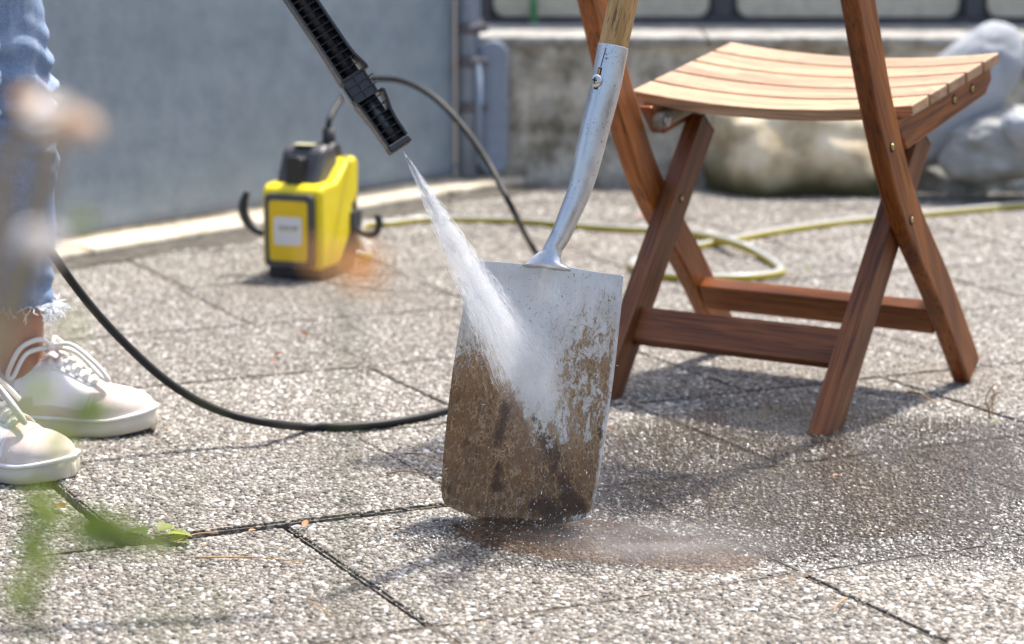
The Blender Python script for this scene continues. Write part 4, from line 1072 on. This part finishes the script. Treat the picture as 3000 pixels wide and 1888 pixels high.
# droplets stretched along their flight
WATER = NT('water_drop'); WATER.p(Base_Color=(.95, .97, 1.0), Roughness=.12, Specular_IOR_Level=.6)
tr_ = WATER.n('ShaderNodeBsdfTranslucent', {'Color': (.95, .97, 1.0)}); mx_ = WATER.n('ShaderNodeMixShader', {0: .6, 1: WATER.b.outputs[0], 2: tr_.outputs[0]})
WATER.t.links.new(mx_.outputs[0], WATER.out.inputs[0])
def drops(items):
    vs = []; fs = []
    for p, d, l, r_ in items:
        d = d.normalized(); u_ = d.orthogonal().normalized(); v_ = d.cross(u_); b = len(vs)
        vs.append(p-d*l*.5); vs += [p+d*l*.15+u_*r_, p+d*l*.15+v_*r_, p+d*l*.15-u_*r_, p+d*l*.15-v_*r_]; vs.append(p+d*l*.5)
        for k in range(4):
            fs.append((b, b+1+(k+1) % 4, b+1+k)); fs.append((b+5, b+1+k, b+1+(k+1) % 4))
    return mesh(vs, fs, True)
it = []
for _ in range(5500):
    x_ = JL*random.random()**1.0*.80+.01; th = random.uniform(0, 6.283); q = random.random()**.7*(1.12 if random.random() < .15 else .92)
    d = Vector((1, math.cos(th)*q*TA*.42, math.sin(th)*q*TA)); it.append((d*x_, d, random.uniform(.006, .022)*(.4+x_/JL), random.uniform(.00008, .00024)))
dr = put('droplets', drops(it), WATER.m, jet); dr['kind'] = 'stuff'
# splash thrown off the blade and the ground
it = []; JI = jm.inverted()
for _ in range(260):
    o_ = HIT+bx*random.gauss(0, .03)+by*random.gauss(-.01, .05); d = (bx*random.gauss(.25, .5)+by*random.gauss(-.7, .45)+bn*abs(random.gauss(.15, .25))); s_ = abs(random.gauss(0, .09))
    p = o_+d.normalized()*s_; 
    if p.z < .004: continue
    it.append((JI@p, JI.to_3x3()@d, random.uniform(.0008, .006), random.uniform(.00012, .0004)))
for _ in range(500):
    g = at(random.uniform(1250, 2150), random.uniform(1500, 1640), 0); p = g+Vector((0, 0, abs(random.gauss(0, .018))+.003)); d = Vector((random.gauss(.5, .5), random.gauss(-.2, .4), random.gauss(.4, .4)))
    it.append((JI@p, JI.to_3x3()@d, random.uniform(.0008, .004), random.uniform(.0002, .0006)))
dr2 = put('splash', drops(it), WATER.m, jet); dr2['kind'] = 'stuff'
def cloud(name, loc, size, density, rot=0):
    m = NT(name+'_air'); m.t.nodes.remove(m.b); o = m.co(); ln = m.n('ShaderNodeVectorMath', {0: o}, operation='LENGTH').outputs['Value']
    nz = m.noise(o, 2.2, 4, .65)
    d = m.math('MULTIPLY', m.math('MULTIPLY', m.mapr(ln, 0, 1, 1, 0), m.mapr(nz, .35, .7, .25, 1.2)), density)
    vs = m.n('ShaderNodeVolumeScatter', {'Color': (.99, .99, 1), 'Density': d, 'Anisotropy': .3}); m.t.links.new(vs.outputs[0], m.out.inputs['Volume'])
    o = put(name, ico(3), m.m, None, Matrix.Translation(loc)@Matrix.Rotation(rot, 4, 'Z')@Matrix.Diagonal((*size, 1))); return o
c1 = cloud('mist', HIT+bn*.035+by*.0, (.07, .04, .09), 3.0); tag(c1, 'fine white mist where the jet strikes the spade', 'mist', kind='stuff')
c2 = cloud('mist', at(1930, 1590, .02), (.20, .11, .035), 4.0); tag(c2, 'thin mist drifting over the puddle right of the spade', 'mist', kind='stuff')
# muddy puddle film
def puddle_mat():
    m = NT('muddy_water'); p = m.pos(); n = m.noise(p, 18, 4, .6); n2 = m.noise(p, 90, 3, .6)
    tr = m.n('ShaderNodeBsdfTransparent', {'Color': m.mix(n, (.74, .64, .56), (.92, .88, .84))})
    df = m.n('ShaderNodeBsdfDiffuse', {'Color': (.20, .125, .085)}); mx = m.n('ShaderNodeMixShader', {0: m.mapr(n, .3, .75, .03, .20), 1: tr.outputs[0], 2: df.outputs[0]})
    gl = m.n('ShaderNodeBsdfGlossy', {'Roughness': .04, 'Normal': m.bump(m.math('ADD', n2, m.math('MULTIPLY', n, .6)), .5, .006)})
    fr_ = m.n('ShaderNodeFresnel', {'IOR': 1.33, 'Normal': m.bump(n2, .5, .006)})
    m2 = m.n('ShaderNodeMixShader', {0: fr_.outputs[0], 1: mx.outputs[0], 2: gl.outputs[0]}); m.t.links.new(m2.outputs[0], m.out.inputs[0]); m.t.nodes.remove(m.b); return m.m
PUD = puddle_mat()
def puddle(outline, label, z):
    P = [at(a, b, z) for a, b in outline]; c = sum(P, Vector())/len(P); n = len(P)*6; D = catmull([p-c for p in P+[P[0]]], 6)[:-1]
    vs = [(0, 0, 0)]
    for ring_ in (.5, .85, 1.0):
        for i, p in enumerate(D): vs.append(p*ring_*(1+.10*mnoise.noise(Vector((i*.35, ring_*3, c.x*9))))+Vector((0, 0, -.004*(ring_ == 1.0))))
    n = len(D); fs = [(0, 1+i, 1+(i+1) % n) for i in range(n)]
    for r_ in range(2):
        for i in range(n): fs.append((1+r_*n+i, 1+(r_+1)*n+i, 1+(r_+1)*n+(i+1) % n, 1+r_*n+(i+1) % n))
    o = put('puddle', mesh(vs, fs, True), PUD, None, Matrix.Translation(c)); return tag(o, label, 'puddle', kind='structure')
def film_mat():
    m = NT('water_film'); p = m.pos(); n = m.noise(p, 60, 4, .6); n2 = m.noise(p, 260, 3, .6)
    bm_ = m.bump(m.math('ADD', n, m.math('MULTIPLY', n2, .4)), .35, .006)
    tr = m.n('ShaderNodeBsdfTransparent', {'Color': (.86, .83, .79)}); gl = m.n('ShaderNodeBsdfGlossy', {'Roughness': .06, 'Normal': bm_})
    fr_ = m.n('ShaderNodeFresnel', {'IOR': 1.33, 'Normal': bm_}); mx = m.n('ShaderNodeMixShader', {0: fr_.outputs[0], 1: tr.outputs[0], 2: gl.outputs[0]})
    m.t.links.new(mx.outputs[0], m.out.inputs[0]); m.t.nodes.remove(m.b); return m.m
PUD2 = PUD; PUD = film_mat()
puddle([(1235, 1500), (1330, 1400), (1480, 1290), (1700, 1225), (1900, 1190), (2200, 1160), (2500, 1165), (2750, 1195), (3050, 1225), (3120, 1420), (3080, 1590), (2750, 1590), (2480, 1620), (2250, 1655), (1950, 1650), (1620, 1625), (1390, 1585), (1260, 1545)], 'thin glossy sheet of water spread over the paving right of the spade', .0010)
PUD = PUD2
puddle([(1290, 1530), (1380, 1505), (1600, 1510), (1800, 1520), (2000, 1560), (2150, 1600), (2250, 1650), (2050, 1665), (1800, 1645), (1550, 1620), (1380, 1580)], 'thin brown puddle under the tip of the spade', .0042)

# ================================================================ SMALL DEBRIS
def twig(pa_, pb_, r_, label, sag_=.004, mat=TWIG):
    a_, b_ = at(*pa_, .006), at(*pb_, .006); mid = a_.lerp(b_, .5)+Vector((random.uniform(-.004, .004), random.uniform(-.004, .004), sag_))
    P = catmull([Vector(), mid-a_, b_-a_], 5); o = put('twig', tube_me(P, [r_*(1-.5*i/(len(P)-1)) for i in range(len(P))], 6), mat, None, Matrix.Translation(a_))
    return tag(o, label, 'twig')
twig((575, 1634), (905, 1648), .0011, 'long straight dry needle on the paving in front of the slab joint')
twig((512, 1590), (640, 1563), .0010, 'dry needle lying along the joint beside the small green weed')
twig((900, 1760), (972, 1810), .0010, 'bent dry needle near the lower slab joint')
twig((1190, 1328), (1300, 1352), .0010, 'reddish needle left of the spade blade', mat=DRYLEAF)
twig((1130, 1388), (1270, 1392), .0009, 'thin needle lying left of the spade tip', mat=DRYLEAF)
twig((2330, 1700), (2270, 1712), .0010, 'needle at the start of the right front joint')
twig((2480, 1752), (2440, 1795), .0012, 'dry needle sticking out of the right front joint')
twig((2660, 1150), (2745, 1185), .0022, 'bent dry stalk lying on the joint behind the front chair leg', .006)
twig((1800, 1255), (1755, 1280), .0012, 'red-brown needle on wet paving right of the spade', mat=DRYLEAF)
def leafme(L_, W_l, curl=.25, fold=.2, n=8, lobes=0):
    vs = []; fs = []
    for i in range(n+1):
        t_ = i/n; wd_ = W_l*math.sin(math.pi*t_**.8)**.8*(1+(.28*math.sin(t_*lobes*math.pi*2) if lobes else 0))+.0002; z_ = curl*L_*(t_**2)*-.6
        for s_ in (-1, -.5, 0, .5, 1): vs.append((t_*L_, s_*wd_*.5, z_+abs(s_)*fold*wd_*.5))
    for i in range(n):
        for j in range(4): a_ = i*5+j; fs.append((a_, a_+1, a_+6, a_+5))
    return mesh(vs, fs, True)
def lay(name, me, mat, loc, rot, parent=None): return put(name, me, mat, parent, Matrix.Translation(loc)@Matrix.Rotation(rot[2], 4, 'Z')@Matrix.Rotation(rot[1], 4, 'Y')@Matrix.Rotation(rot[0], 4, 'X'))
def dleaf(px, py, label, L_=.016, mat=DRYLEAF, name='dry_leaf', cat='leaf'):
    o = lay(name, leafme(L_, L_*.55, random.uniform(-.6, .2), .5), mat, at(px, py, .006), (random.uniform(-.4, .4), random.uniform(-.3, .1), random.uniform(0, 6.28))); return tag(o, label, cat)
dleaf(1612, 1575, 'small red leaf in the puddle under the spade tip', .010); dleaf(1585, 1553, 'red leaf crumb right below the blade edge', .006)
dleaf(1700, 1578, 'orange leaf crumb at the right of the puddle', .007)
dleaf(118, 1495, 'brown dry leaf in front of the near sneaker', .018, BARKM); dleaf(190, 1490, 'red-brown crumpled leaf on the joint near the sneaker toe', .02)
dleaf(890, 1545, 'pale crumpled leaf caught in the joint', .014, TWIG); dleaf(752, 1553, 'straw-coloured scrap in the middle of the joint', .014, TWIG)
dleaf(805, 1040, 'reddish dry leaf on the paving left of the spade', .018); dleaf(800, 1062, 'rusty scrap of leaf further down the paving left of the spade', .014)
dleaf(900, 985, 'rusty leaf on the joint in front of the pressure washer', .022); dleaf(1865, 640, 'orange dry leaf on the paving beside the garden hose', .04); 
dleaf(2000, 920, 'orange scrap of leaf between the chair legs', .02)
dleaf(2440, 1395, 'tiny brown leaf on the wet paving before the chair', .012); dleaf(1150, 1552, 'dark bark chip at the end of the joint', .012, BARKM)
dleaf(2360, 785, 'small green leaf on the paving inside the chair legs', .018, LEAF); dleaf(2770, 790, 'small bright green leaf right of the chair leg', .018, LEAF)
dleaf(2905, 1240, 'tiny green sprout at the right edge of the wet paving', .014, LEAF)
# crumbs and needles in the joints
its = bmesh.new()
for i in range(len(ROWS)):
    for _ in range(230):
        tpos = random.uniform(.0, 3.4); p = D1*tpos+N1*(ROWS[i]+random.gauss(0, .004))+Vector((0, 0, random.uniform(-.018, -.001)))
        if not 1.9 < p.y < 4.4: continue
        a_ = random.uniform(0, 6.28); l_ = random.uniform(.003, .016); d = Vector((math.cos(a_), math.sin(a_), random.uniform(-.2, .3)))
        tm = tube_me([p-d*l_/2, p+d*l_/2], random.uniform(.0004, .0012), 4); its.from_mesh(tm); bpy.data.meshes.remove(tm)
me = bpy.data.meshes.new('crumbs'); its.to_mesh(me); its.free(); cr = put('joint_crumbs', me, BARKM, patio); cr['kind'] = 'stuff'
# weed in the joint
wd = thing('weed', 'small green weed with toothed leaves growing from the slab joint', 'weed', at(455, 1592, 0))
for k, (dx, dz, rot_, L_) in enumerate(((.012, .010, -.1, .030), (.004, .014, .9, .026), (.016, .005, -.6, .026), (-.01, .010, 2.6, .030), (-.02, .006, 3.4, .026))):
    lay('leaf', leafme(L_, L_*.75, .5, .4, 14, 5), LEAFY if k < 3 else LEAF, (dx, 0, dz), (random.uniform(-.3, .3), -.25, rot_), wd)
# dry stalk at the right edge
ds = thing('dried_stalk', 'withered brown stalk growing from the joint at the right edge', 'plant', at(2905, 1222, 0))
for k in range(4):
    P = catmull([(0, 0, -.01), (random.uniform(-.006, .006), 0, .012), (random.uniform(-.012, .012), .004, .028), (random.uniform(-.014, .016), 0, .03+.006*k)], 5)
    put('stem', tube_me(P, .0009, 6), TWIG, ds)

# ================================================================ PLANTS CLOSE TO THE CAMERA
shrub = thing('flowering_shrub', 'blurred brown-stemmed shrub with faded flower heads close to the lens at left', 'shrub', (-.27, .78, 0))
so = Vector(shrub.location)
def wstem(parent, pts_, r_, mat=STEM): return put('stem', tube_me(catmull([p-Vector(parent.location) for p in pts_], 6), r_, 8), mat, parent)
base = Vector((-.27, .78, 0))
def sd_(px, py, d): return atd(px, py, d)
wstem(shrub, [base, Vector((-.26, .77, .30)), sd_(-150, 1400, .78), sd_(20, 900, .78), sd_(110, 620, .78), sd_(150, 380, .78)], .0036)
wstem(shrub, [base+Vector((.01, .01, 0)), Vector((-.26, .75, .30)), sd_(-120, 1400, .74), sd_(30, 950, .74), sd_(110, 720, .74)], .0026)
wstem(shrub, [base+Vector((-.01, 0, 0)), Vector((-.28, .78, .30)), sd_(-120, 1100, .80), sd_(20, 500, .80), sd_(90, 330, .80)], .003)
def head(px, py, d, r_, mat, n=26):
    c = sd_(px, py, d)-so
    o = put('flower_head', ico(2, r_*.22), mat, shrub, Matrix.Translation(c))
    for _ in range(n):
        v = Vector((random.gauss(0, 1), random.gauss(0, 1), random.gauss(0, 1))).normalized()
        m_ = Matrix.Translation(v*r_*.5)@v.to_track_quat('Z', 'Y').to_matrix().to_4x4()
        put('petal', leafme(r_*.9, r_*.7, .4, .3, 4), mat, o, m_)
head(150, 335, .76, .0100, PETALW); head(222, 360, .74, .0090, leafm('tan_petal', (.62, .50, .40), (.72, .60, .50), .7)); head(85, 290, .78, .006, leafm('peach_petal', (.75, .58, .38), (.85, .68, .46), .7)); head(118, 715, .74, .0090, PETALW)
def sleaf(parent, px, py, d, L_, W_l, mat, rz_, rx_=1.15):
    c = sd_(px, py, d)-Vector(parent.location)
    return put('leaf', leafme(L_, W_l, .3, .3, 8), mat, parent, Matrix.Translation(c)@Matrix.Rotation(rz_, 4, 'Y')@Matrix.Rotation(rx_, 4, 'X'))
lp_ = thing('leafy_plant', 'blurred green leafy plant reaching into the lower left corner', 'plant', (-.16, .80, 0))
lb = Vector(lp_.location)
wstem(lp_, [lb, Vector((-.155, .82, .3)), sd_(120, 1850, .84), sd_(200, 1640, .84), sd_(330, 1570, .84), sd_(470, 1580, .84)], .0014, STEMG)
wstem(lp_, [lb, Vector((-.10, .56, .25)), sd_(470, 1980, .51), sd_(520, 1700, .50), sd_(505, 1440, .50), sd_(620, 1120, .50)], .00035, STEMG)
wstem(lp_, [lb, Vector((-.165, .82, .3)), sd_(60, 1880, .8), sd_(90, 1600, .8), sd_(190, 1240, .8), sd_(260, 1210, .8)], .0014, STEMG)
for (px, py, d, L_, W_l, mat, rz_) in ((205, 1540, .84, .024, .015, LEAF, .12), (255, 1590, .84, .020, .010, LEAF, -.05), (300, 1535, .84, .013, .009, LEAFY, .2), (385, 1588, .92, .018, .008, LEAFY, .0), (45, 1570, .78, .012, .011, LEAF, .4), (85, 1550, .78, .009, .008, LEAF, -.3),
    (75, 1655, .76, .011, .010, LEAFY, -.2), (10, 1720, .74, .012, .010, LEAFY, .5), (190, 1225, .8, .017, .010, LEAF, -.2), (240, 1195, .82, .010, .007, LEAFY, -.3), (95, 1110, .78, .010, .008, LEAFY, 1.2), (130, 1240, .76, .016, .007, LEAFY, 1.0), (60, 1420, .74, .022, .010, LEAFY, .8), (215, 640, .8, .007, .007, LEAFY, .4), (205, 930, .74, .006, .005, LEAFY, 1.2), (20, 1200, .76, .012, .008, LEAFY, .9),
    (505, 1440, .50, .0035, .0022, LEAFY, .8), (560, 1760, .50, .006, .0030, LEAFY, 1.1), (400, 1830, .52, .007, .0035, LEAFY, .4), (620, 1120, .50, .003, .002, LEAFY, .6)):
    sleaf(lp_, px, py, d, L_, W_l, mat, rz_)
for (px, py, d, L_) in ((560, 1440, .5, .007), (520, 1720, .52, .010), (330, 1790, .5, .008), (1250, 980, .48, .006), (640, 1100, .5, .006)):
    pass
of = thing('orange_wildflower', 'blurred orange wildflower on a thin stem in front of the pressure washer', 'flower', (-.06, .62, 0))
wstem(of, [Vector(of.location), Vector((-.055, .63, .35)), sd_(1000, 1300, .66), sd_(1010, 980, .66), sd_(950, 760, .66)], .0006, STEMG)
wstem(of, [Vector(of.location), Vector((-.05, .63, .35)), sd_(1020, 1300, .66), sd_(1020, 980, .66), sd_(1062, 790, .66)], .0005, STEMG)
for px, py, r_ in ((938, 750, .0034), (985, 780, .0022), (1064, 778, .0062)):
    c = sd_(px, py, .66)-Vector(of.location)
    for q in range(5):
        put('petal', leafme(r_*1.1, r_*.9, .3, .3, 4), PETALO, of, Matrix.Translation(c)@Matrix.Rotation(q*1.26, 4, 'Y')@Matrix.Rotation(1.2, 4, 'X'))
